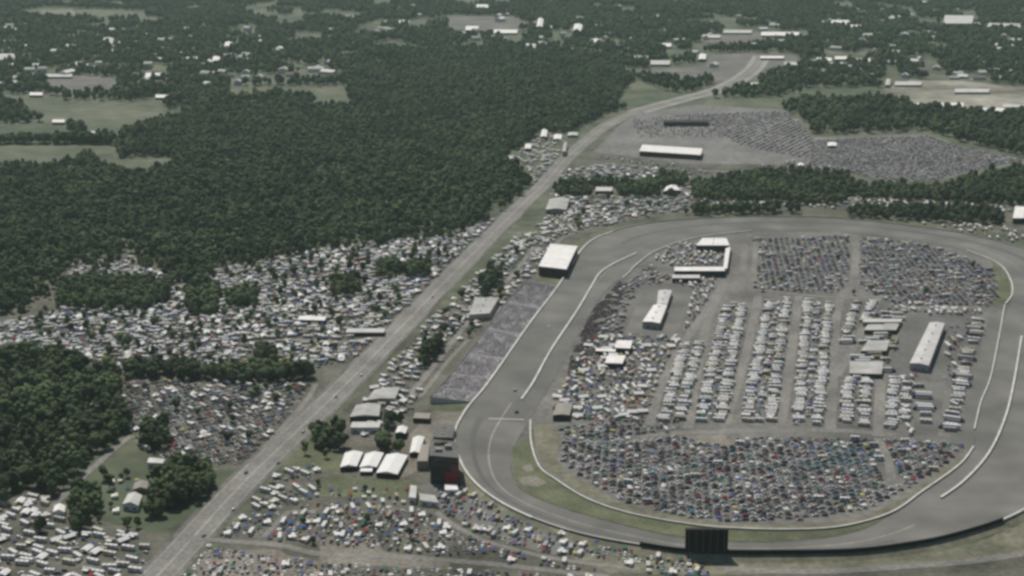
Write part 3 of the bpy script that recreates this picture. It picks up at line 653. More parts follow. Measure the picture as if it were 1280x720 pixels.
# ------------------------------------------------------------------ buildings
FOOT = []      # (centre x, y, radius-ish polygon) world polygons no vehicle or tree may stand in
def footprint(ws): FOOT.append([(p.x, p.y) for p in ws])
def quad_building(name, label, cat, px4, h, roofm, wallm, win=0, slope=0.0, wz=2.6, over=.6, vents=0, doors=0, group=None, base_z=0.0):
    """px4: the four roof corners as seen, in order; h: height of the roof edge"""
    q = [P(x, y, h) for x, y in px4]; c = sum(q, Vector())/4; c.z = 0
    footprint([Vector((p.x, p.y, 0)) for p in q])
    e = empty(name, (c.x, c.y, 0)); tag(e, label, cat, group)
    q = [Vector((p.x-c.x, p.y-c.y, 0)) for p in q]
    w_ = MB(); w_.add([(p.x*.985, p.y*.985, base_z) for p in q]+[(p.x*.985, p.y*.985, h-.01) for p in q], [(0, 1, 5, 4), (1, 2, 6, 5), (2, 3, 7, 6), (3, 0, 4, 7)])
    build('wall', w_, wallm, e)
    r = MB()
    # ridge along the longer side
    L01 = (q[0]-q[1]).length; L12 = (q[1]-q[2]).length
    if slope:
        if L01 < L12: a, b = (q[0]+q[1])/2, (q[2]+q[3])/2; fs = [(1, 2, 5, 4), (3, 0, 4, 5), (0, 1, 4), (2, 3, 5)]
        else: a, b = (q[1]+q[2])/2, (q[3]+q[0])/2; fs = [(0, 1, 4, 5), (2, 3, 5, 4), (1, 2, 4), (3, 0, 5)]
        r.add([(p.x, p.y, h) for p in q]+[(a.x, a.y, h+slope), (b.x, b.y, h+slope)], fs+[(0, 1, 2, 3)])
    else:
        r.add([(p.x, p.y, h) for p in q]+[(p.x, p.y, h+.5) for p in q], [(3, 2, 1, 0), (4, 5, 6, 7), (0, 1, 5, 4), (1, 2, 6, 5), (2, 3, 7, 6), (3, 0, 4, 7)])
    rf = build('roof', r, roofm, e)
    for k in range(vents):
        t = (k+.5)/vents
        m0 = (q[0]+q[1])/2 if L01 < L12 else (q[1]+q[2])/2; m1 = (q[2]+q[3])/2 if L01 < L12 else (q[3]+q[0])/2
        p = m0.lerp(m1, t); v = MB(); zz = h+(slope or .5)
        v.box(p.x-.8, p.x+.8, p.y-.8, p.y+.8, zz-.05, zz+.9); vo = build('roof_vent', v, M['steel'], rf)
    if win:
        for i in range(4):
            a, b = q[i]*.985, q[(i+1) % 4]*.985; d = b-a; L = d.length; d.normalize(); n = Vector((d.y, -d.x, 0))
            if n.dot((a+b)/2) < 0: n = -n
            k = max(1, min(win, int(L/6)))
            for fl in range(max(1, int(h/4.5))):
                for j in range(k):
                    p = a+d*L*((j+.5)/k); hw_ = min(1.6, L/k*.3); zc = 1.9+fl*4
                    m = MB(); u, v = p-d*hw_, p+d*hw_; o1, o2 = n*-.03, n*.05
                    m.add([(*(x+o).xy, z) for z in (zc-.7, zc+.7) for x, o in ((u, o1), (v, o1), (v, o2), (u, o2))], [(0, 1, 2, 3), (4, 5, 6, 7), (0, 1, 5, 4), (1, 2, 6, 5), (2, 3, 7, 6), (3, 0, 4, 7)])
                    build('window', m, M['glass'], e)
    for k in range(doors):
        a, b = q[3]*.985, q[2]*.985; d = b-a; L = d.length; d.normalize(); n = Vector((d.y, -d.x, 0))
        if n.dot((a+b)/2) < 0: n = -n
        p = a+d*L*((k+.5)/doors); u, v = p-d*1.6, p+d*1.6; o1, o2 = n*-.03, n*.06
        m = MB(); m.add([(*(x+o).xy, z) for z in (.0, 3.2) for x, o in ((u, o1), (v, o1), (v, o2), (u, o2))], [(0, 1, 2, 3), (4, 5, 6, 7), (0, 1, 5, 4), (1, 2, 6, 5), (2, 3, 7, 6), (3, 0, 4, 7)])
        build('garage_door', m, M['steel'], e)
    return e
QB = quad_building
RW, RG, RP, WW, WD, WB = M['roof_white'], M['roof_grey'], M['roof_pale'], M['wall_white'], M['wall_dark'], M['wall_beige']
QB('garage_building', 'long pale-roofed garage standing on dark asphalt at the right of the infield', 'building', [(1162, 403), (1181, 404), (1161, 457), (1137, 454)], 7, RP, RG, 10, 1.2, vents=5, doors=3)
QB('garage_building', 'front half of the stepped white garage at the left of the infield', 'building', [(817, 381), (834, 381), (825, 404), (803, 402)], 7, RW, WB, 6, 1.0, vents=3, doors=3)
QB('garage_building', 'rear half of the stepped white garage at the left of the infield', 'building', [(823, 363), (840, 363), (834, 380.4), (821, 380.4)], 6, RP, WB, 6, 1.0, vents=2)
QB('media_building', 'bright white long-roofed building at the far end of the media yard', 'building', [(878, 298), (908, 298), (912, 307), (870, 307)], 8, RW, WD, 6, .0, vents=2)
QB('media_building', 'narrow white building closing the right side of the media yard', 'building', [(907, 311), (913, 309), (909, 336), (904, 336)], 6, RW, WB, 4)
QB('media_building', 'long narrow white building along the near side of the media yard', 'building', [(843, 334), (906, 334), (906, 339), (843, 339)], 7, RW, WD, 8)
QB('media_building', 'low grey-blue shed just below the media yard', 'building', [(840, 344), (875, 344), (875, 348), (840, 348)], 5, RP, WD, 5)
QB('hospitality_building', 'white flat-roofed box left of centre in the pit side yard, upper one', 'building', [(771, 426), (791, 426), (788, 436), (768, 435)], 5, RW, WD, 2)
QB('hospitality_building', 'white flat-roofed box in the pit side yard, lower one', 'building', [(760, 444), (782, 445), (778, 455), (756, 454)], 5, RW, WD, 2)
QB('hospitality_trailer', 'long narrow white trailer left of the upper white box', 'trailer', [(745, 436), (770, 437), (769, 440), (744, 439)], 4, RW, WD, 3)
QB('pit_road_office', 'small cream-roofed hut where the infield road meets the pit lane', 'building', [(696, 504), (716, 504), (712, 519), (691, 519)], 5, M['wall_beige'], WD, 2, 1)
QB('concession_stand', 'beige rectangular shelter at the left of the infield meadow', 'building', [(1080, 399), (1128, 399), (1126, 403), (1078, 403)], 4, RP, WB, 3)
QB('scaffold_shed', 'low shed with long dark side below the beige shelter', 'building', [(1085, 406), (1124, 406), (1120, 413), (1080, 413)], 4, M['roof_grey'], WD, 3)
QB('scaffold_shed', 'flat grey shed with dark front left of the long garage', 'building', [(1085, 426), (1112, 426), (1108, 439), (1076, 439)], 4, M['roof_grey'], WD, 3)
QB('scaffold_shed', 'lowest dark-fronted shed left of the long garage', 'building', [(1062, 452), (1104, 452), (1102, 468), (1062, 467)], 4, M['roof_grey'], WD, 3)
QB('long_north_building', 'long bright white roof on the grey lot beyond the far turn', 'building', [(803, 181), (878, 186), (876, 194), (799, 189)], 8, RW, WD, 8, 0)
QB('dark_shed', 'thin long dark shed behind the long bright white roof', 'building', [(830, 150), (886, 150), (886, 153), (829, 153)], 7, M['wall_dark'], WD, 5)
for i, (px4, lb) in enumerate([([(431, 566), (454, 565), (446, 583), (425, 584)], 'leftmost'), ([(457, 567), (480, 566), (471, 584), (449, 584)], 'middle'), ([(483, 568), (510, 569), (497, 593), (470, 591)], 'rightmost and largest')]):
    QB('party_tent', lb+' of the three big white peaked tents by the tower', 'tent', px4, 4, M['cloth_white'], M['cloth_white'] if 0 else WD, 0, 1.8, group='three white party tents')  # near-black tent walls: shade below the white canvas put into the colour
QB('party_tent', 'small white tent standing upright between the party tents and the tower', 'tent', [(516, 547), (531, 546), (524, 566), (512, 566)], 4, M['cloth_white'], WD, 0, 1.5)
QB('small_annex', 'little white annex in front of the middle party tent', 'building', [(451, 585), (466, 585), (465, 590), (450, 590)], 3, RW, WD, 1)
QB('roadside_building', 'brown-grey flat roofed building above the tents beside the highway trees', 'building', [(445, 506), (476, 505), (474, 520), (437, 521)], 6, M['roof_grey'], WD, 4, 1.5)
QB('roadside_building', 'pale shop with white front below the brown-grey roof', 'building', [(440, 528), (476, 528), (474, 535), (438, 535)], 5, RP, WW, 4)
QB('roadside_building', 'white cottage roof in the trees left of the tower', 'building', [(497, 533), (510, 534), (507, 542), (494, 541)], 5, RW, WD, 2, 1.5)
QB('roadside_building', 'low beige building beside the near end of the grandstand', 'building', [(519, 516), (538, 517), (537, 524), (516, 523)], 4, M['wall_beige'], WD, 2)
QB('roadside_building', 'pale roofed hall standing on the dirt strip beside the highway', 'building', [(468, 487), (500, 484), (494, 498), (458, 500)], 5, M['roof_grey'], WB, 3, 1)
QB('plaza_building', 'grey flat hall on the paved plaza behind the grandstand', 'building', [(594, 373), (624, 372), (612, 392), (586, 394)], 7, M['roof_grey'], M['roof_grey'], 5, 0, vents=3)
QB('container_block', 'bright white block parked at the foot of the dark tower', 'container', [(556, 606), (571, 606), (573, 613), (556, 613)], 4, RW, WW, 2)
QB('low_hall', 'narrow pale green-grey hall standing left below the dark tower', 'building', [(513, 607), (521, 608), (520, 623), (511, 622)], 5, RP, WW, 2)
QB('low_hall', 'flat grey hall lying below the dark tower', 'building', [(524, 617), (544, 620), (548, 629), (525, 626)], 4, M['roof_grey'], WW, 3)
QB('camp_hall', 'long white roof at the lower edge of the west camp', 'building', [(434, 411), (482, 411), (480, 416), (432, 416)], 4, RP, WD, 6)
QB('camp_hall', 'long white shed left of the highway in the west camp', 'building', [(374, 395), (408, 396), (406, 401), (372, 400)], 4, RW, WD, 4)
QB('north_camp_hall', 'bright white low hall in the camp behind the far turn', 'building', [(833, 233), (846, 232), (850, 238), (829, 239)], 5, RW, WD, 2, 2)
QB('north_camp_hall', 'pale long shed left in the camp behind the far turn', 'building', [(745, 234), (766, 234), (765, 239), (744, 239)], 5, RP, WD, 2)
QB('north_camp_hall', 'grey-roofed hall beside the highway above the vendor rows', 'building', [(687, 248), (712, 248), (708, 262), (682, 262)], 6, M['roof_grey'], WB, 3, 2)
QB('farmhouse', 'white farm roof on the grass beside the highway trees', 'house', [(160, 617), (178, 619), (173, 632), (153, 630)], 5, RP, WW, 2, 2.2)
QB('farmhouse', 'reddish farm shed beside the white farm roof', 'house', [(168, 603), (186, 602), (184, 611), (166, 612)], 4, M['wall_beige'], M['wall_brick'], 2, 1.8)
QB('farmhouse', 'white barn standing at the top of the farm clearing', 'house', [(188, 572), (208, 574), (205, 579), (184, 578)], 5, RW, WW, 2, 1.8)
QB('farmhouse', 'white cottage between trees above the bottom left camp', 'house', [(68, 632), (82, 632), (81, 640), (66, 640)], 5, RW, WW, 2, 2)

# far white and pale buildings of the town: (x0, y0, x1, y1, height, label)
FAR = [
 (150, 97, 8, 4, 'pale house'), (45, 118, 17, 5, 'white farm hall at the left end of the green field'), (58, 95, 65, 5, 'long pink-grey factory roof above the left field'),
 (440, 22, 16, 5, 'white shed in the woods at upper left of centre'), (505, 28, 14, 5, 'white shed among the town trees left of the cluster'), (590, 36, 17, 7, 'white hall at the lower edge of the town cluster'),
 (632, 40, 30, 6, 'long grey hall right of the white town hall'), (675, 30, 9, 14, 'upright white hall at the right end of the town cluster'), (603, 9, 16, 7, 'white roof at top of the town cluster'),
 (512, 1, 12, 4, 'white roof cut by the top edge of the picture'), (722, 36, 12, 12, 'tall white hall standing alone right of the cluster'), (745, 52, 13, 7, 'white hall just below right of the tall one'),
 (725, 63, 9, 6, 'small white hall below the tall one'), (832, 57, 15, 6, 'white hall in the middle distance left of the wide white halls'), (825, 79, 26, 7, 'low pale roof above the pale sand strip'),
 (922, 40, 36, 5, 'wide pale hall in the upper right centre'), (975, 43, 48, 6, 'wide white hall right of the wide pale one'), (890, 46, 22, 5, 'low pale hall left of the wide pale one'),
 (1047, 29, 30, 8, 'very bright white curved hall near the top right'), (1071, 34, 18, 6, 'grey hall touching the bright curved hall'), (1136, 25, 16, 4, 'thin pale hall between the two bright domes'),
 (1198, 26, 38, 14, 'big pale dome-like hall near the top right corner'), (1255, 33, 42, 8, 'pale yard hall in the top right corner'), (1270, 52, 16, 8, 'pale hall on the right edge below the corner'),
 (965, 72, 30, 4, 'thin white hall at the end of the highway'), (878, 72, 10, 9, 'small bright white tower-like hall by the highway end'), (1030, 75, 20, 6, 'left one of the bright warehouse row'),
 (1055, 73, 24, 5, 'middle one of the bright warehouse row'), (1078, 76, 20, 6, 'right one of the bright warehouse row'), (1045, 80, 18, 4, 'front one of the bright warehouse row'),
 (995, 80, 30, 5, 'grey long hall left of the warehouse row'), (943, 107, 11, 7, 'white box hall right of the highway bend'), (1135, 105, 34, 6, 'pale hall at the left of the sandy yard'),
 (1110, 104, 7, 10, 'dark-sided silo hall left of the sandy yard'), (1175, 132, 60, 7, 'long white hall in front of the sandy yard'), (1240, 138, 34, 6, 'white hall at the right end of the sandy yard'),
 (1215, 114, 44, 6, 'pale hall behind the sandy yard'), (1268, 133, 30, 5, 'pale hall on the right edge behind the dark wood'), (680, 168, 9, 12, 'tall white barn at the forest corner by the highway'),
 (697, 172, 11, 8, 'second white barn at the forest corner'), (716, 168, 13, 5, 'flat grey hall at the forest corner'), (706, 186, 6, 16, 'narrow long barn along the highway at the forest corner'),
 (638, 198, 9, 6, 'low pale barn deep in the forest corner'), (660, 184, 9, 8, 'grey barn left of the tall white barn'), (1040, 181, 12, 6, 'white box on the parking lot before the right wood'),
 (1001, 206, 8, 4, 'small white booth at the edge of the lower north lot'), (1274, 268, 16, 20, 'yellowish white tower hall at right edge beside the tree belt'), (1203, 95, 14, 5, 'grey hall behind the sandy yard'),
 (10, 36, 12, 6, 'white farm roof at the far left edge'), (88, 46, 22, 5, 'pale barn below the long clearing'), (55, 69, 20, 4, 'thin pale barn left in the suburbs'), (8, 72, 22, 10, 'grey-brown barn at the far left edge'),
 (100, 80, 12, 5, 'white house left above the factory roof'), (192, 95, 22, 8, 'white block right of the factory roof'), (205, 121, 22, 5, 'low white hall at right end of the green field'),
 (73, 152, 16, 5, 'white shed on the lower left field'), (115, 166, 8, 3, 'small white shed at the tip of the lower left field'), (285, 57, 10, 9, 'white house in the left suburbs'),
 (270, 75, 10, 9, 'white house below the suburb centre'), (135, 52, 14, 10, 'pale barn between suburbs and clearing')]
for i, (x, y, wd, ht, lb) in enumerate(FAR):
    mpp = H/((y+170)*cs); hpx = min(ht*.6, 9); h = max(4.0, min(12, mpp*ht*.35))
    d = ht*.5
    px4 = [(x-wd/2+d*.3, y-d), (x+wd/2, y-d*.9), (x+wd/2-d*.2, y+d*.5), (x-wd/2, y+d*.5)]
    if 'house' == lb[-5:]: lb = lb+(' right above the factory roof' if lb == 'pale house' else '')
    white = any(k in lb for k in ('white', 'bright'))
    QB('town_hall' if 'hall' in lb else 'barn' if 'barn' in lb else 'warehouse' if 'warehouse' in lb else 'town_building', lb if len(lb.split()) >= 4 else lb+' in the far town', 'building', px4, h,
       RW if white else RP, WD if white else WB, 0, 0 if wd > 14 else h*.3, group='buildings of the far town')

# ---- houses scattered through the suburbs
SUB = [([(-20, 32), (200, 34), (420, 40), (440, 92), (220, 118), (140, 90), (-20, 112)], 108, 'in the left suburbs'),
       ([(480, -4), (720, -4), (860, 30), (870, 82), (760, 78), (640, 62), (440, 40)], 72, 'in the middle suburbs'),
       ([(880, 22), (1284, -4), (1284, 104), (1110, 98), (1000, 98), (930, 110), (860, 100), (870, 60)], 110, 'in the right suburbs')]
def house_meshes(k):
    w_, d, h = [(14, 9, 4.5), (18, 10, 4), (11, 9, 6), (22, 12, 5)][k]
    a = MB(); a.box(-w_/2, w_/2, -d/2, d/2, 0, h)
    r = MB(); o = .5; r.add([(-w_/2-o, -d/2-o, h+.002), (w_/2+o, -d/2-o, h+.002), (w_/2+o, d/2+o, h+.002), (-w_/2-o, d/2+o, h+.002), (-w_/2-o, 0, h+2.6), (w_/2+o, 0, h+2.6)],
          [(0, 1, 5, 4), (2, 3, 4, 5), (0, 4, 3), (1, 2, 5), (0, 3, 2, 1)])
    return fixn(a.mesh('wall', [M['wall_white']])), r
HM = [house_meshes(k) for k in range(4)]
HR = {}
for poly, n, where in SUB:
    got = []
    while len(got) < n:
        x = random.uniform(-20, 1284); y = random.uniform(0, 118)
        if not inpoly(poly, [x], [y])[0]: continue
        p = P(x, y)
        if near_line([P(a_, b_) for a_, b_ in HW[10:]], [p.x], [p.y], 75)[0]: continue
        if any((p.x-c.x)**2+(p.y-c.y)**2 < 35**2 for c in [sum((Vector((a, b, 0)) for a, b in f), Vector())/4 for f in FOOT]): continue
        got.append((x, y, p)); footprint([p+Vector((s*9, t*7, 0)) for s, t in ((-1, -1), (1, -1), (1, 1), (-1, 1))])
    got.sort(key=lambda t: t[1]); rows = [got[i:i+9] for i in range(0, len(got), 9)]
    for ri, rw in enumerate(rows):
        rw.sort(key=lambda t: t[0])
        for ci_, (x, y, p) in enumerate(rw):
            k = random.randrange(4); rc = random.choice(['roof_white', 'roof_pale', 'roof_pale', 'roof_grey', 'roof_brown'])
            if (k, rc) not in HR: HR[(k, rc)] = fixn(HM[k][1].mesh('roof', [M[rc]]))
            e = empty('house', (p.x, p.y, 0), R(random.choice([0, 90, 20, -30, 70])))
            e.scale = (random.uniform(1.2, 1.7),)*3
            obj('wall', HM[k][0], e); obj('roof', HR[(k, rc)], e)
            tag(e, f"{ {'roof_white':'white', 'roof_pale':'pale grey', 'roof_grey':'grey', 'roof_brown':'brown'}[rc] }-roofed house, {ordinal(ci_+1)} from left in {ordinal(ri+1)} row from top {where}", 'house', 'houses '+where)

# ------------------------------------------------------------------ big grandstand along the straight
def grandstand():
    fpx = [(698, 357), (672, 392), (645, 432), (622, 464), (604, 488), (592, 502)]
    bpx = [(658, 350), (628, 384), (598, 424), (572, 458), (551, 482), (538, 496)]      # foot of the seats' back edge as seen (top edge)
    front = smooth([P(x-3, y, 1.5) for x, y in fpx], n=4); back = smooth([P(x, y, 13-1.3*i) for i, (x, y) in enumerate(bpx)], n=4)
    c = sum(front, Vector())/len(front); c.z = 0
    e = empty('grandstand', c); tag(e, 'huge open grandstand full of spectators along the left side of the long straight', 'grandstand')
    n = len(front); rows = 26; seats = []
    secs = 6; per = (n-1)/secs
    for s_ in range(secs):
        ss, se = s_*per+.004, (s_+1)*per-.004
        def ev(l, t):
            i = min(int(t), n-2); return l[i].lerp(l[i+1], t-i)
        mb = MB(); ks = 5
        for r_ in range(rows):
            t0, t1 = r_/rows, (r_+1)/rows; zq = lambda u_, t_: 1.5+(11.5-6.5*u_/(n-1))*t_
            prev = None
            for k in range(ks):
                u0, u1 = ss+(se-ss)*k/ks, ss+(se-ss)*(k+1)/ks
                a0 = ev(front, u0).lerp(ev(back, u0), t0)-c; a1 = ev(front, u1).lerp(ev(back, u1), t0)-c
                b0 = ev(front, u0).lerp(ev(back, u0), t1)-c; b1 = ev(front, u1).lerp(ev(back, u1), t1)-c
                mb.add([(a0.x, a0.y, zq(u0, t0)), (a1.x, a1.y, zq(u1, t0)), (a1.x, a1.y, zq(u1, t1)), (a0.x, a0.y, zq(u0, t1)), (b0.x, b0.y, zq(u0, t1)), (b1.x, b1.y, zq(u1, t1))], [(0, 1, 2, 3), (3, 2, 5, 4)])
            u = ss
            L = (ev(front, se)-ev(front, ss)).length; m_ = int(L/.75)
            for j in range(m_):
                if .03 < (j+.5)/m_ < .97 and random.random() < .5+.5*noise.noise(Vector((s_*3.7+j*.045, r_*.22, 2.0))):
                    u = ss+(se-ss)*(j+random.random()*.4+.3)/m_; q = ev(front, u).lerp(ev(back, u), (t0+t1)/2)
                    seats.append((q.x, q.y, zq(u, t1)))
        build('seating_section', mb, M['seat'], e)
    w_ = MB(); wall_line(w_, [Vector((p.x-c.x, p.y-c.y, p.z)) for p in back], 1.2, .4, z0=0); build('back_wall', w_, M['wall_beige'], e)
    w_ = MB(); wall_line(w_, [Vector((p.x-c.x, p.y-c.y, 1.5)) for p in front], .3, .3, z0=0); build('front_wall', w_, M['roof_grey'], e)
    for i, (f_, b_) in enumerate(((front[0], back[0]), (front[-1], back[-1]))):
        w_ = MB(); f_ = f_-c; b_ = b_-c; w_.add([(f_.x, f_.y, 0), (b_.x, b_.y, 0), (b_.x, b_.y, b_.z), (f_.x, f_.y, 1.5)], [(0, 1, 2, 3)])
        sgn = Vector((f_.x-b_.x, f_.y-b_.y, 0)).normalized(); sgn = Vector((-sgn.y, sgn.x, 0))*(.15)
        w_.add([(p[0]+sgn.x, p[1]+sgn.y, p[2]) for p in w_.v], [(3, 2, 1, 0)]); build('side_wall', w_, M['roof_pale'], e)
    footprint([Vector((*P(x, y).xy, 0)) for x, y in [(700, 360), (592, 504), (536, 500), (655, 350)]])
    return seats
SEATS = grandstand()
# the crowd: seated figures (legs, torso, head), far too many to count -> one object
def crowd(seats, pal=None):
    tv, tf = [], []
    m = MB(); m.box(-.22, .22, -.12, .16, 0.0, .75, tx=.03, ty=.03); m.box(-.2, .2, -.45, -.1, -.7 if pal else .0, .32); m.box(-.1, .1, -.08, .14, .75, 1.02)
    cols_ = pal or ['white', 'mauve', 'mauve', 'silver', 'mauve', 'tan', 'light blue', 'silver', 'red', 'cream', 'mauve', 'grey']
    V = np.array(m.v); nf = len(m.f); n = len(seats); S_ = np.array(seats)
    allv = (V[None]+S_[:, None, :]).reshape(-1, 3)
    fi = np.array(m.f)[None]+(np.arange(n)*len(V))[:, None, None]
    return allv, fi.reshape(-1, 4), np.repeat(rng.integers(0, len(cols_), n), nf), [M['p_'+c] for c in cols_]
def fastmesh(name, V, Fq, mi, mats):
    me = bpy.data.meshes.new(name); me.vertices.add(len(V)); me.vertices.foreach_set('co', V.ravel())
    me.loops.add(Fq.size); me.loops.foreach_set('vertex_index', Fq.ravel().astype(np.int32))
    me.polygons.add(len(Fq)); me.polygons.foreach_set('loop_start', np.arange(0, Fq.size, Fq.shape[1], dtype=np.int32))
    me.polygons.foreach_set('loop_total', np.full(len(Fq), Fq.shape[1], np.int32)); me.polygons.foreach_set('material_index', mi.astype(np.int32))
    for m in mats: me.materials.append(m)
    me.update(); me.validate(); return me
tag(obj('crowd', fastmesh('crowd', *crowd(SEATS))), kind='stuff', label='thousands of spectators seated in the big grandstand')
PC = [(714, 446), (722, 425), (742, 386), (758, 370), (774, 352), (784, 356), (766, 392), (752, 425), (736, 452), (720, 478), (706, 480)]
pp = [P(x, y) for x, y in PC]; st = []
while len(st) < 5200:
    X = random.uniform(min(p.x for p in pp), max(p.x for p in pp)); Y = random.uniform(min(p.y for p in pp), max(p.y for p in pp)); a_, b_ = PX(X, Y)
    if inpoly(PC, [a_], [b_])[0] and noise.noise(Vector((X/14, Y/14, 5))) > -.15: st.append((X, Y, .7))
tag(obj('pit_crowd', fastmesh('pit_crowd', *crowd(st, ['maroon', 'red', 'tan', 'grey', 'white', 'black', 'maroon', 'tan', 'dark blue', 'grey']))), kind='stuff', label='people milling about behind the pit lane')

QB('covered_grandstand', 'white flat-roofed stand at the far end of the big grandstand', 'grandstand', [(688, 305), (722, 308), (708, 337), (673, 333)], 11, RW, WD, 3, 0, base_z=0)  # shade on the front below the roof put into the dark wall colour
# the tower at the near end of the grandstand
def tower():
    q = [P(537, 569, 23), P(574, 572, 23), P(571, 552, 23), P(539, 549, 23)]; c = sum(q, Vector())/4; c.z = 0
    e = empty('spectator_tower', c); tag(e, 'tall dark suite tower with a red panel at the near end of the grandstand', 'tower'); footprint(q)
    q = [p-c for p in q]
    def ring(z0, z1, s): return [(p.x*s, p.y*s, z0) for p in q]+[(p.x*s, p.y*s, z1) for p in q]
    fs = [(0, 1, 5, 4), (1, 2, 6, 5), (2, 3, 7, 6), (3, 0, 4, 7), (4, 5, 6, 7), (3, 2, 1, 0)]
    a = MB(); a.add(ring(0, 22.4, .97), fs); build('wall', a, M['wall_dark'], e)  # facade shade painted in with the near-black wall colour
    a = MB(); a.add(ring(22.41, 23, 1.02), fs); rf = build('roof', a, M['asphalt_dark'], e)
    for (t, s_, hh) in ((.3, .3, 2.2), (.65, .5, 3.0), (.5, .75, 1.8), (.25, .7, 1.4)):
        p = q[0].lerp(q[1], t).lerp(q[3].lerp(q[2], t), s_); m = MB(); m.box(p.x-2.5, p.x+2.5, p.y-2, p.y+2, 23.01, 23+hh); build('roof_unit', m, M['wall_beige'] if hh > 2 else M['wall_dark'], rf)
    for fl in range(6):
        for side, (i, j) in enumerate(((0, 1), (1, 2))):
            a_, b_ = q[i]*.97, q[j]*.97; d = (b_-a_); n = Vector((d.y, -d.x, 0)).normalized(); n = n if n.dot((a_+b_)/2) > 0 else -n
            u, v = a_+d*.06, a_+d*.94; z = 2+fl*3.4
            m = MB(); m.add([(*(x+n*o).xy, zz) for zz in (z, z+1.7) for x, o in ((u, -.02), (v, -.02), (v, .06), (u, .06))], [(0, 1, 2, 3), (4, 5, 6, 7), (0, 1, 5, 4), (1, 2, 6, 5), (2, 3, 7, 6), (3, 0, 4, 7)])
            build('window_band', m, M['glass'], e)
    a_, b_ = q[0]*.97, q[1]*.97; d = b_-a_; n = Vector((d.y, -d.x, 0)).normalized(); n = n if n.dot((a_+b_)/2) > 0 else -n
    for t0, t1, z0, z1 in ((.5, .99, 1.5, 10.5), (.72, .99, 10.6, 17)):
        u, v = a_+d*t0, a_+d*t1
        m = MB(); m.add([(*(x+n*o).xy, zz) for zz in (z0, z1) for x, o in ((u, .07), (v, .07), (v, .25), (u, .25))], [(0, 1, 2, 3), (4, 5, 6, 7), (0, 1, 5, 4), (1, 2, 6, 5), (2, 3, 7, 6), (3, 0, 4, 7)])
        build('red_panel' if z0 < 5 else 'upper_panel', m, M['red'] if z0 < 5 else M['p_maroon'], e)
tower()
QB('stair_block', 'beige windowless stair block on the left flank of the dark tower', 'building', [(527, 556), (537, 556), (534.5, 577), (521, 577)], 7, WB, WB)
QB('low_suite', 'grey-roofed low suite joining grandstand and dark tower', 'building', [(545, 530), (569, 532), (566, 548), (541, 547)], 8, M['asphalt_dark'], WD, 3, vents=2)
# scoring board seen from behind
def board():
    a, b = P(856, 697), P(909, 697); c = (a+b)/2; e = empty('score_board', c, math.atan2(b.y-a.y, b.x-a.x)); W = (b-a).length
    tag(e, 'big black board on posts seen from behind outside the near turn', 'score board')
    mpp = H/((697+170)*cs); top = (697-660)*mpp/cs; bot = (697-689)*mpp/cs
    m = MB(); m.box(-W/2, W/2, -1.2, 1.2, bot, top); pn = build('panel', m, M['screen'], e)
    m = MB(); m.box(-W/2-.4, W/2+.4, -1.5, 1.5, top+.003, top+.5); build('top_trim', m, M['wall_dark'], pn)
    for k in range(6):
        x = -W/2+W*(k+.5)/6; m = MB(); m.box(x-.2, x+.2, -1.45, -1.21, bot, top); build('rib', m, M['wallback'], pn)
    for x in (-W*.38, 0, W*.38):
        m = MB(); m.box(x-.45, x+.45, -.45, .45, 0, bot-.003); build('post', m, M['steel'], e)
board()

# ------------------------------------------------------------------ place the vehicles
random.seed(21)
CV = {'marquee': 'white', 'canopy_blue': 'blue', 'canopy_green': 'green', 'canopy_red': 'red', 'canopy_white': 'white', 'canopy_yellow': 'yellow', 'canopy_purple': 'purple'}
RAD = {'sedan': 1.35, 'wagon': 1.35, 'pickup': 1.45, 'motorhome': 2.1, 'short': 1.9, 'bus': 2.2, 'trailer': 1.9, 'truck': 2.6, 'marquee': 3.4}
# traffic on the highway and on the track
def traffic(x, y, kind, paint, label, cat, ang, z=.0, group=None):
    p = P(x, y, z); o = obj('moving_car' if kind != 'truck' else 'semi_truck', joined(kind, paint), None, p, ang); o.location.z = z+.09; tag(o, label, cat, group); FOOT.append([(p.x-2, p.y-2), (p.x+2, p.y-2), (p.x+2, p.y+2), (p.x-2, p.y+2)])
def heading(l, x, y):
    b = min(range(len(l)-1), key=lambda i: abs((l[i][1]+l[i+1][1])/2-y)); d = P(*l[b+1])-P(*l[b]); return math.atan2(d.y, d.x)
for x, y, k, c, lb in [(255, 671, 'sedan', 'black', 'black car on the highway nearest the bottom edge'), (292, 638, 'wagon', 'white', 'white car on the highway right lane below the trees'), (308, 592, 'wagon', 'black', 'black car on the left lane of the highway by the grass'),
                       (348, 580, 'sedan', 'black', 'black car in the middle of the highway level with the tents'), (379, 541, 'wagon', 'silver', 'silver car on the highway beside the roadside trees'),
                       (420, 497, 'sedan', 'dark blue', 'dark blue car on the highway left of the white building'), (452, 470, 'wagon', 'white', 'white car on the highway above the roadside trees'),
                       (541, 372, 'sedan', 'red', 'red car on the highway beside the paved plaza'), (618, 290, 'sedan', 'white', 'white car on the highway at the forest edge')]:
    traffic(x, y, k, c, lb, 'car', heading(HW, x, y), 0, 'cars driving on the highway')
traffic(686, 409, 'sedan', 'white', 'white car alone on the long straight of the track', 'car', heading([a for a, _ in PAIRS[:3]], 686, 409), .75)
traffic(646, 516, 'wagon', 'black', 'black car by the start line on the track', 'car', R(60), .4)
traffic(644, 489, 'wagon', 'silver', 'silver car at the near end of the pit wall', 'car', R(60), .4)

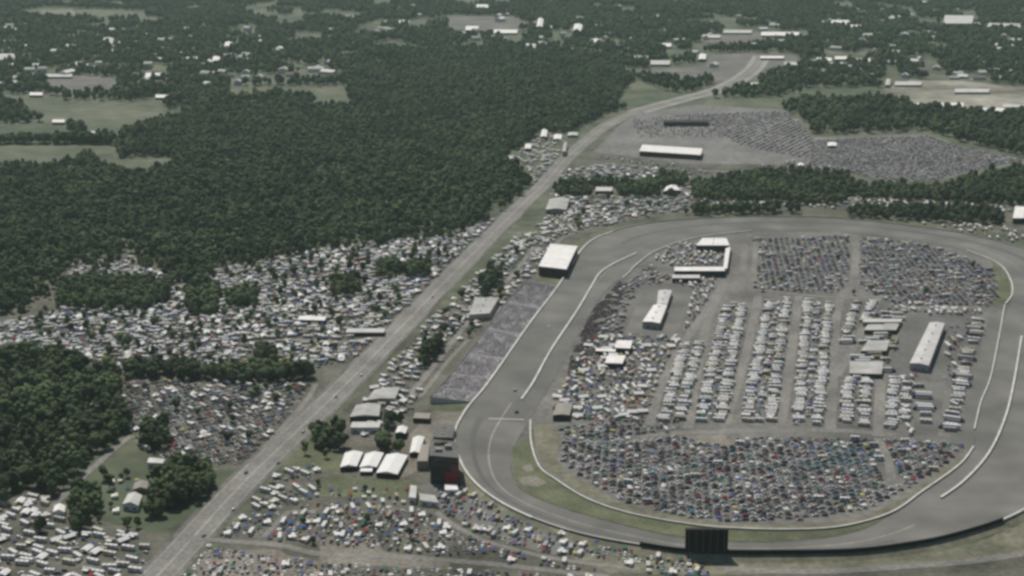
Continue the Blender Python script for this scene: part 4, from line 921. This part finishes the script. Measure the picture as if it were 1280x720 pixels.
FOOT_C = []
for f in FOOT:
    fx = [p[0] for p in f]; fy = [p[1] for p in f]; FOOT_C.append((min(fx)-2.5, max(fx)+2.5, min(fy)-2.5, max(fy)+2.5, f))
def grow(f, g=2.2):
    cx = sum(p[0] for p in f)/len(f); cy = sum(p[1] for p in f)/len(f); o = []
    for x, y in f:
        d = math.hypot(x-cx, y-cy) or 1; o.append((x+(x-cx)/d*g*1.4, y+(y-cy)/d*g*1.4))
    return o
XY = np.array([(t['x'], t['y']) for t in items]); bad = np.zeros(len(items), bool)
for x0, x1, y0, y1, f in FOOT_C:
    s_ = np.where((XY[:, 0] > x0) & (XY[:, 0] < x1) & (XY[:, 1] > y0) & (XY[:, 1] < y1))[0]
    if len(s_): bad[s_] |= inpoly(grow(f), XY[s_, 0], XY[s_, 1])
cell = {}
def axis_pts(t):
    L = {'motorhome': 10, 'marquee': 2, 'short': 7.5, 'bus': 12, 'trailer': 7.5, 'truck': 17, 'pickup': 5.5}.get(t['kind'], 4.6 if not t['kind'].startswith('canopy') else 0)
    n = max(1, int(round(L/2.2))); c_, s_ = math.cos(t['rz']), math.sin(t['rz'])
    return [(t['x']+c_*((i+.5)/n-.5)*L, t['y']+s_*((i+.5)/n-.5)*L) for i in range(n)]
keep = []
for i, t in enumerate(items):
    if bad[i]: continue
    pts = axis_pts(t); r = RAD.get(t['kind'], 1.75); ok = True
    for (x, y) in pts:
        cx, cy = int(x//5), int(y//5)
        for a in (-1, 0, 1):
            for b in (-1, 0, 1):
                for (x2, y2, r2) in cell.get((cx+a, cy+b), ()):
                    if (x-x2)**2+(y-y2)**2 < ((r+r2)*.86)**2: ok = False; break
                if not ok: break
            if not ok: break
        if not ok: break
    if not ok: continue
    for (x, y) in pts: cell.setdefault((int(x//5), int(y//5)), []).append((x, y, r))
    t['px'], t['py'] = PX(t['x'], t['y']); t['px'] = float(t['px']); t['py'] = float(t['py'])
    if -40 < t['px'] < 1320 and -20 < t['py'] < 745: keep.append(t)
items = keep
for t in items:
    if ((t['px']-1050)/52)**2+((t['py']-575)/17)**2 < 1 and random.random() < .45 and base(t['kind']) in ('sedan', 'wagon', 'pickup'): t['paint'] = random.choice(['teal', 'light blue'])
# position words are counted over everything that stands in a row, left to right
byrow = {}
for t in items:
    if -2 < t['px'] < 1282 and t['py'] < 722: byrow.setdefault(t['lot'], []).append(t)
for lt, l in byrow.items():
    rows = {}
    for t in l: rows.setdefault(t['row'], []).append(t)
    ks = sorted(rows, key=lambda k: np.mean([t['px'] for t in rows[k]]) if lt in COLLOTS else -np.mean([t['py'] for t in rows[k]]))
    for ri, k in enumerate(ks):
        rr = rows[k]
        if lt in COLLOTS: rr.sort(key=lambda t: -t['py'])
        else: rr.sort(key=lambda t: t['px'])
        for pi, t in enumerate(rr): t['R'] = ri+1; t['Q'] = pi+1
CLASS = lambda k: {'sedan': 'car', 'wagon': 'car', 'short': 'motorhome'}.get(base(k), base(k))
LIMIT = {'car': 290, 'pickup': 290, 'motorhome': 290, 'trailer': 290, 'canopy': 290, 'bus': 200, 'truck': 200, 'marquee': 250}
bycls = {}
for t in items: bycls.setdefault(CLASS(t['kind']), []).append(t)
REST = []
for cl, l in bycls.items():
    inn = [t for t in l if 'R' in t]; out = [t for t in l if 'R' not in t]
    inn.sort(key=lambda t: -t['py'])
    nparts = 36
    for i, t in enumerate(inn[:LIMIT[cl]]):
        k = t['kind']; bk = base(k); nm, cat, on = INFO[bk]
        colr = CV[k] if k in CV else t['paint']
        file_ = t['lot'] in COLLOTS
        if file_: lb = f"{colr} {nm}, {ordinal(t['Q'])} up in {ordinal(t['R'])} column from left, {t['lot']}"
        else: lb = f"{colr} {nm}, {ordinal(t['Q'])} from left, {ordinal(t['R'])} row up, {t['lot']}"
        grp = {'car': 'cars', 'pickup': 'pickup trucks', 'motorhome': 'motorhomes', 'trailer': 'camping trailers', 'canopy': 'pop-up canopies', 'bus': 'coaches', 'truck': 'semi trucks', 'marquee': 'white marquees'}[cl]+' parked around the speedway'
        if i < nparts:
            e = empty(on, (t['x'], t['y'], .1), t['rz']); tag(e, lb, cat, grp)
            for pn, me in partmeshes(k, t['paint']): obj(pn, me, e)
        else:
            o = obj(on, joined(k, t['paint']), None, (t['x'], t['y'], .1), t['rz']); tag(o, lb, cat, grp)
    REST += [(cl, t) for t in inn[LIMIT[cl]:]+out]
# the rest of each kind, past the countable ones: one mesh per kind
groups = {}
for cl, t in REST: groups.setdefault(cl, {}).setdefault((t['kind'], t['paint']), []).append(t)
for cl, dct in groups.items():
    if sum(len(v) for v in dct.values()) < 1: continue
    Vs, Ls, Lt, Mi, mats, off_ = [], [], [], [], [], 0
    for (k, p), ts in dct.items():
        me = joined(k, p); nv = len(me.vertices); V = np.empty(nv*3); me.vertices.foreach_get('co', V); V = V.reshape(-1, 3)
        li = np.empty(len(me.loops), np.int32); me.loops.foreach_get('vertex_index', li)
        lt = np.empty(len(me.polygons), np.int32); me.polygons.foreach_get('loop_total', lt)
        mi = np.empty(len(me.polygons), np.int32); me.polygons.foreach_get('material_index', mi)
        mp = []
        for m in me.materials:
            if m not in mats: mats.append(m)
            mp.append(mats.index(m))
        mi = np.array(mp)[mi]
        for t in ts:
            c_, s_ = math.cos(t['rz']), math.sin(t['rz'])
            W_ = np.stack([V[:, 0]*c_-V[:, 1]*s_+t['x'], V[:, 0]*s_+V[:, 1]*c_+t['y'], V[:, 2]+.1], 1)
            Vs.append(W_); Ls.append(li+off_); Lt.append(lt); Mi.append(mi); off_ += nv
    V = np.concatenate(Vs); L_ = np.concatenate(Ls).astype(np.int32); T = np.concatenate(Lt).astype(np.int32); Mi = np.concatenate(Mi).astype(np.int32)
    nm = {'car': 'distant_cars', 'pickup': 'distant_pickups', 'motorhome': 'distant_motorhomes', 'trailer': 'distant_trailers', 'canopy': 'distant_canopies', 'bus': 'distant_coaches', 'truck': 'distant_trucks', 'marquee': 'distant_marquees'}[cl]
    me = bpy.data.meshes.new(nm); me.vertices.add(len(V)); me.vertices.foreach_set('co', V.ravel()); me.loops.add(len(L_)); me.loops.foreach_set('vertex_index', L_)
    me.polygons.add(len(T)); me.polygons.foreach_set('loop_start', np.concatenate([[0], np.cumsum(T)[:-1]]).astype(np.int32)); me.polygons.foreach_set('loop_total', T); me.polygons.foreach_set('material_index', Mi)
    for m in mats: me.materials.append(m)
    me.update(); me.validate()
    tag(obj(nm, me), kind='stuff', label={'car': 'hundreds of further parked cars of all colours'}.get(cl, 'further parked vehicles and shelters of the same kind'))
print('vehicles', len(items), {k: len(v) for k, v in bycls.items()})

# ------------------------------------------------------------------ trees
ico = []
def icos(sub):
    bm = bmesh.new(); bmesh.ops.create_icosphere(bm, subdivisions=sub, radius=1); v = [tuple(x.co) for x in bm.verts]; f = [tuple(y.index for y in x.verts) for x in bm.faces]; bm.free(); return v, f
IV, IF = icos(2)
def crown(seed, Rr, Ht, z0, lobes, leaves):
    rd = random.Random(seed); mb = MB(); cs_ = []
    for i in range(lobes):
        a = rd.uniform(0, 6.283); rr = Rr*rd.uniform(.15, .62); zz = z0+(Ht-z0)*rd.uniform(.22, .78)
        s_ = Rr*rd.uniform(.34, .56)*(1.15-.35*(zz-z0)/(Ht-z0)); cs_.append((rr*math.cos(a), rr*math.sin(a), zz, s_))
    cs_.append((0, 0, z0+(Ht-z0)*.55, Rr*.6)); cs_.append((0, 0, Ht-Rr*.42, Rr*.4))
    for x, y, z, s_ in cs_:
        o = Vector((rd.uniform(0, 99), rd.uniform(0, 99), 0)); vs = []
        for v in IV:
            v = Vector(v); k = 1+.42*noise.noise(v*2.2+o)+rd.uniform(-.12, .12)
            vs.append((x+v.x*s_*k, y+v.y*s_*k, z+v.z*s_*k*.85))
        mb.add(vs, IF)
    for i in range(leaves):
        x, y, z, s_ = rd.choice(cs_); v = Vector((rd.gauss(0, 1), rd.gauss(0, 1), rd.gauss(.25, 1))).normalized(); k = rd.uniform(.95, 1.32)
        p = Vector((x, y, z))+Vector((v.x, v.y, v.z*.85))*s_*k; u = v.orthogonal().normalized(); u.rotate(__import__('mathutils').Quaternion(v, rd.uniform(0, 6)))
        n2 = v.cross(u); q = rd.uniform(.22, .5); tl = v*rd.uniform(-.25, .25)
        mb.add([p-u*q-n2*q, p+u*q-n2*q*.7+tl, p+u*q*.8+n2*q, p-u*q+n2*q*.8-tl], [(0, 1, 2, 3)])
    return mb
def trunk(seed, Ht, z0):
    rd = random.Random(seed); mb = MB(); top = (rd.uniform(-.5, .5), rd.uniform(-.5, .5), z0+(Ht-z0)*.5)
    mb.cone((0, 0, -.1), (top[0]*.5, top[1]*.5, z0), .38, .26); mb.cone((top[0]*.5, top[1]*.5, z0-.05), top, .26, .1)
    for k in range(4):
        a = rd.uniform(0, 6.28); mb.cone((top[0]*.5, top[1]*.5, z0*.9), (math.cos(a)*2.4, math.sin(a)*2.4, z0+(Ht-z0)*.35), .15, .05, 5)
    return mb
TREES = []
for k, (Rr, Ht, z0, lb_, lv, mt) in enumerate([(5.2, 14, 3, 8, 170, 'leaf'), (6.0, 16, 3.5, 9, 200, 'leaf'), (4.4, 15, 3, 7, 150, 'leaf'), (5.6, 12.5, 2.5, 8, 170, 'leaf'), (3.6, 9, 1.8, 6, 120, 'leaf2'), (4.8, 13, 2.6, 8, 150, 'leaf2')]):
    c_ = crown(100+k, Rr, Ht, z0, lb_, lv); t_ = trunk(50+k, Ht, z0)
    TREES.append((c_.mesh('crown', [M[mt]]), fixn(t_.mesh('trunk', [M['bark']])), None))
    a = MB(); a.add(c_.v, c_.f, 0); a.add(t_.v, t_.f, 1); TREES[-1] = (TREES[-1][0], TREES[-1][1], a.mesh('whole_tree', [M[mt], M['bark']]))
FAR_TREES = []
CAND = []          # (x, y, variant, scale, rz, place)
def scatter(poly, sp, place, fill=1.0, variants=(0, 1, 2, 3), sc=(.8, 1.25), edge=0, thin=None):
    pts = [P(x, y) for x, y in poly]; x0, x1 = min(p.x for p in pts), max(p.x for p in pts); y0, y1 = min(p.y for p in pts), max(p.y for p in pts)
    gx, gy = np.meshgrid(np.arange(x0, x1+sp, sp), np.arange(y0, y1+sp, sp)); X = gx.ravel()+rng.uniform(-.45, .45, gx.size)*sp; Y = gy.ravel()+rng.uniform(-.45, .45, gx.size)*sp
    px, py = PX(X, Y); ok = inpoly(poly, px, py)
    ok &= rng.random(len(X)) < fill
    for kp, d in KEEP[:1]: ok &= ~near_line(kp, X, Y, 17) & ~(near_line(kp, X, Y, 38) & (Y > 2300))
    for kp, d in KEEP[1:len(ROADS)+1]: ok &= ~near_line(kp, X, Y, d)
    X, Y = X[ok], Y[ok]; bad = np.zeros(len(X), bool)
    for xa, xb, ya, yb, f in FOOT_C:
        s_ = np.where((X > xa-3) & (X < xb+3) & (Y > ya-22) & (Y < yb+3))[0]
        if len(s_): bad[s_] |= True if (xb-xa) < 60 else inpoly(grow(f, 6), X[s_], Y[s_])
    X, Y = X[~bad], Y[~bad]
    for x, y in zip(X, Y): CAND.append((float(x), float(y), random.choice(variants), random.uniform(*sc), random.uniform(0, 6.28), place))
for nm, pl in CLUMPS.items(): scatter(pl, 7.0, nm, .95, (0, 1, 2, 3), (.75, 1.15))
for nm, pl in BELTS.items(): scatter(pl, 8.6, nm, .88, (0, 1, 2, 3), (.75, 1.15))
NEARWOOD = [(-60, 446), (40, 440), (90, 452), (148, 470), (152, 520), (165, 548), (140, 575), (100, 600), (75, 625), (45, 610), (10, 618), (-60, 620)]
scatter([(10, 393), (70, 342), (90, 322), (170, 316), (240, 350), (280, 326), (330, 320), (400, 306), (470, 300), (560, 290), (622, 268), (622, 275), (560, 298), (470, 309), (400, 316), (330, 330), (280, 338), (240, 358), (225, 362), (165, 330), (95, 336), (78, 350), (30, 398)], 10, 'the forest edge', .6, (0, 1, 2, 3), (.7, 1.1))
scatter(NEARWOOD, 8.6, 'the near wood on the left edge', .88, (0, 1, 2, 3), (.65, 1.35))
for nm, pl, sp, fl, vr in [
  ('the farm clearing trees', [(110, 600), (180, 585), (215, 640), (180, 668), (110, 655)], 16, .45, (4, 5)),
  ('the bottom left camp trees', [(-10, 610), (60, 600), (100, 650), (60, 670), (-10, 650)], 15, .5, (4, 0)),
  ('the shrubs among the west camp', [(20, 405), (90, 335), (170, 330), (280, 340), (400, 318), (560, 300), (600, 290), (480, 405), (380, 455), (150, 455)], 17, .55, (4, 5, 4, 3, 2)),
  ('the shrubs of the western car rows', [(160, 480), (395, 482), (340, 550), (215, 575), (160, 530)], 22, .45, (4, 5, 3)),
  ('the shrubs behind the grandstand', [(440, 530), (520, 430), (620, 325), (665, 300), (640, 370), (560, 450), (500, 530)], 17, .5, (4, 5, 3)),
  ('the lawn left of tower', [(345, 560), (425, 560), (530, 620), (520, 628), (400, 625), (350, 590)], 22, .4, (4, 5)),
  ('the shrubs of the south field', [(270, 660), (400, 630), (560, 650), (600, 690), (400, 690)], 34, .35, (4,)),
  ('the trees above the vendor rows', [(672, 300), (690, 240), (860, 240), (860, 268), (760, 280)], 30, .5, (4, 5, 3)),
  ('the shrubs of the upper infield', [(936, 300), (1235, 330), (1240, 380), (940, 366)], 46, .3, (4,))]:
    scatter(pl, sp, nm, fl, vr, (.6, 1.0))
# individuals: the trees that show largest; the rest joins the woodland
seen = []
for t in CAND:
    px, py = PX(t[0], t[1]); seen.append((float(py), float(px), t))
infr = [s_ for s_ in seen if -2 < s_[1] < 1282 and s_[0] < 724]
# score: nearer trees and trees standing in clumps, not deep in the wood
infr.sort(key=lambda s_: -((s_[0]+170)*s_[2][3]*(.75 if s_[2][2] == 4 else 1)))
IND = infr[:298]; ids = set(id(s_) for s_ in IND)
WOOD = [s_[2] for s_ in seen if id(s_) not in ids]
bp = {}
for s_ in IND: bp.setdefault(s_[2][5], []).append(s_)
for place, l in bp.items():
    l.sort(key=lambda s_: -s_[0]); rows = [l[i:i+8] for i in range(0, len(l), 8)]
    for ri, rw in enumerate(rows):
        rw.sort(key=lambda s_: s_[1])
        for qi, s_ in enumerate(rw):
            x, y, v, sc_, rz, _ = s_[2]
            e = empty('broadleaf_tree', (x, y, 0), rz); e.scale = (sc_,)*3; obj('trunk', TREES[v][1], e); obj('crown', TREES[v][0], e)
            look = 'small light green' if v == 4 else 'light green' if v == 5 else 'dark green'
            if len(l) <= 8: lb = f"{look} tree, {ordinal(qi+1)} from left in {place}" if len(l) > 1 else f"{look} tree standing as the one of {place}"
            else: lb = f"{look} tree, {ordinal(qi+1)} from left, {ordinal(ri+1)} row up, {place}"
            if len(lb.split()) > 16: print('LONG', lb)
            tag(e, lb, 'tree', 'trees near the speedway')
# forest and suburbs
CAND = []
FOREST = [(-90, 215), (-90, 210), (60, 212), (112, 196), (125, 209), (165, 221), (218, 210), (215, 196), (150, 198), (142, 180), (150, 174), (205, 150), (230, 139), (300, 130), (370, 124), (390, 136), (440, 135),
          (436, 105), (446, 84), (560, 62), (640, 62), (760, 82), (795, 98), (770, 126), (800, 134), (752, 162), (722, 174), (700, 166), (668, 172), (636, 196), (652, 215), (664, 232), (650, 255), (640, 264), (622, 268), (560, 290), (470, 300),
          (400, 306), (330, 320), (280, 326), (240, 350), (170, 316), (90, 322), (70, 342), (10, 393), (-90, 398)]
FARTOP = [(-120, -25), (1400, -25), (1400, 112), (1280, 108), (1200, 98), (1100, 100), (1100, 110), (1000, 110), (1000, 118), (950, 118), (945, 100), (1005, 82), (990, 66), (880, 66), (870, 82), (795, 86),
          (760, 82), (640, 62), (560, 62), (446, 84), (440, 108), (437, 133), (300, 129), (240, 137), (207, 136), (203, 128), (150, 126), (60, 126), (-120, 127)]
W8 = [(-60, 176), (60, 177.5), (142, 176), (142, 181), (60, 181), (-60, 181.5)]
W9 = [(86, 160), (106, 160), (109, 168), (88, 168)]
W2 = [(-90, 131), (25, 128), (38, 146), (60, 154), (-90, 157)]
W3 = [(62, 178), (92, 173), (142, 175), (205, 152), (215, 165), (150, 182), (60, 181)]
W4 = [(1000, 128), (1100, 126), (1180, 138), (1250, 148), (1300, 140), (1400, 140), (1400, 200), (1284, 196), (1200, 177), (1160, 164), (1018, 168), (1000, 148), (975, 137)]
W5 = [(806, 136), (872, 122), (888, 115), (905, 112), (886, 98), (870, 104), (800, 97), (795, 100), (830, 112)]
W6 = [(1215, 222), (1284, 213), (1400, 212), (1400, 262), (1284, 262), (1284, 215)]
W7 = [(894, 114), (925, 112), (975, 118), (975, 122), (885, 123)]
HIDE = [pl for pl in FIELDS[:10]]+YARDS
def hide_mask(px, py, lst):
    r = np.zeros(len(px), bool)
    for pl in lst: r |= inpoly(pl, px, py)
    return r
scatter(FOREST, 8.2, 'f', .94, (0, 1, 2, 3, 0, 1, 2, 3, 5), (.5, 1.25)); nf = len(CAND)
for pl, f_ in ((FARTOP, .8), (W2, .9), (W3, .9), (W4, .9), (W5, .9), (W6, .9), (W7, .8)): scatter(pl, 13.0, 's', f_, (0, 1, 2, 3), (.95, 1.5))
A = np.array([(c[0], c[1]) for c in CAND]); px, py = PX(A[:, 0], A[:, 1]); hm = hide_mask(px, py, HIDE)
# open gaps through the suburbs: fields, streets and gardens
gp = np.array([noise.noise(Vector((x/75, y/150, 3.3)))*.75+.45*noise.noise(Vector((x/240, y/420, 1.3))) for x, y in A]); sub = np.arange(len(CAND)) >= nf
hm |= sub & (gp > .17) & (py < 112)
gp2 = np.array([noise.noise(Vector((x/60, y/60, 9.3))) for x, y in A]); hm |= (~sub) & (gp2 > .46)
FO = [CAND[i] for i in range(len(CAND)) if not hm[i] and i < nf]; SU = [CAND[i] for i in range(len(CAND)) if not hm[i] and i >= nf]
CAND = []; scatter(W9, 9, 's', 1, (0, 1), (.9, 1.3)); scatter(W8, 9, 's', 1, (0, 1), (.9, 1.3)); scatter([(205, 122), (282, 112), (284, 124), (240, 133), (207, 132)], 13, 's', .6, (0, 1, 2), (.9, 1.4)); SU += CAND
print('forest', len(FO), 'suburb', len(SU), 'near woodland', len(WOOD))
hid = bpy.data.collections.new('tree_kinds')
KIND = []
for k in range(6):
    o = bpy.data.objects.new('tree_kind', TREES[k][2]); hid.objects.link(o); KIND.append(o)
def instanced(name, pts, label):
    me = bpy.data.meshes.new(name); me.vertices.add(len(pts)); me.vertices.foreach_set('co', np.array([(t[0], t[1], 0) for t in pts], float).ravel())
    for an, ty, vals in (('kind_id', 'INT', [t[2] for t in pts]), ('grow', 'FLOAT', [t[3] for t in pts]), ('spin', 'FLOAT', [t[4] for t in pts])):
        at = me.attributes.new(an, ty, 'POINT'); at.data.foreach_set('value', vals)
    o = tag(obj(name, me), kind='stuff', label=label)
    ng = bpy.data.node_groups.new(name, 'GeometryNodeTree'); ng.interface.new_socket('Geometry', in_out='INPUT', socket_type='NodeSocketGeometry'); ng.interface.new_socket('Geometry', in_out='OUTPUT', socket_type='NodeSocketGeometry')
    n, l = ng.nodes, ng.links; gi = n.new('NodeGroupInput'); go = n.new('NodeGroupOutput')
    j = n.new('GeometryNodeJoinGeometry')
    def attr(a, ty):
        q = n.new('GeometryNodeInputNamedAttribute'); q.data_type = ty; q.inputs['Name'].default_value = a; return q.outputs[0]
    kid, gr, sp_ = attr('kind_id', 'INT'), attr('grow', 'FLOAT'), attr('spin', 'FLOAT')
    cx = n.new('ShaderNodeCombineXYZ'); l.new(sp_, cx.inputs[2]); cg = n.new('ShaderNodeCombineXYZ')
    for i in range(3): l.new(gr, cg.inputs[i])
    for k in sorted(set(t[2] for t in pts)):
        oi = n.new('GeometryNodeObjectInfo'); oi.inputs['Object'].default_value = KIND[k]
        cmp_ = n.new('FunctionNodeCompare'); cmp_.data_type = 'INT'; cmp_.operation = 'EQUAL'
        ii = [s for s in cmp_.inputs if s.type == 'INT' and s.enabled]
        l.new(kid, ii[0]); ii[1].default_value = k
        ip = n.new('GeometryNodeInstanceOnPoints'); l.new(gi.outputs[0], ip.inputs['Points']); l.new(cmp_.outputs[0], ip.inputs['Selection'])
        l.new(oi.outputs['Geometry'], ip.inputs['Instance']); l.new(cx.outputs[0], ip.inputs['Rotation']); l.new(cg.outputs[0], ip.inputs['Scale']); l.new(ip.outputs[0], j.inputs[0])
    l.new(j.outputs[0], go.inputs[0])
    md = o.modifiers.new('trees', 'NODES'); md.node_group = ng
    return o
instanced('forest', FO, 'dense dark forest filling the left half beyond the camp')
instanced('suburban_woodland', SU, 'trees covering the suburbs and far woods')
if WOOD: instanced('camp_woodland', WOOD, 'further trees standing among the camps')

# ------------------------------------------------------------------ haze
hm_ = bpy.data.materials.new('haze_air'); hm_.use_nodes = True; n = hm_.node_tree.nodes; n.clear()
mo = n.new('ShaderNodeOutputMaterial'); pv = n.new('ShaderNodeVolumePrincipled'); pv.inputs['Density'].default_value = 3.6e-5
pv.inputs['Color'].default_value = (.66, .90, .84, 1); pv.inputs['Anisotropy'].default_value = 0.2
hm_.node_tree.links.new(pv.outputs[0], mo.inputs['Volume'])
m = MB(); m.box(-4200, 4200, -60, 8200, -1, 470); tag(build('haze', m, hm_), kind='stuff')
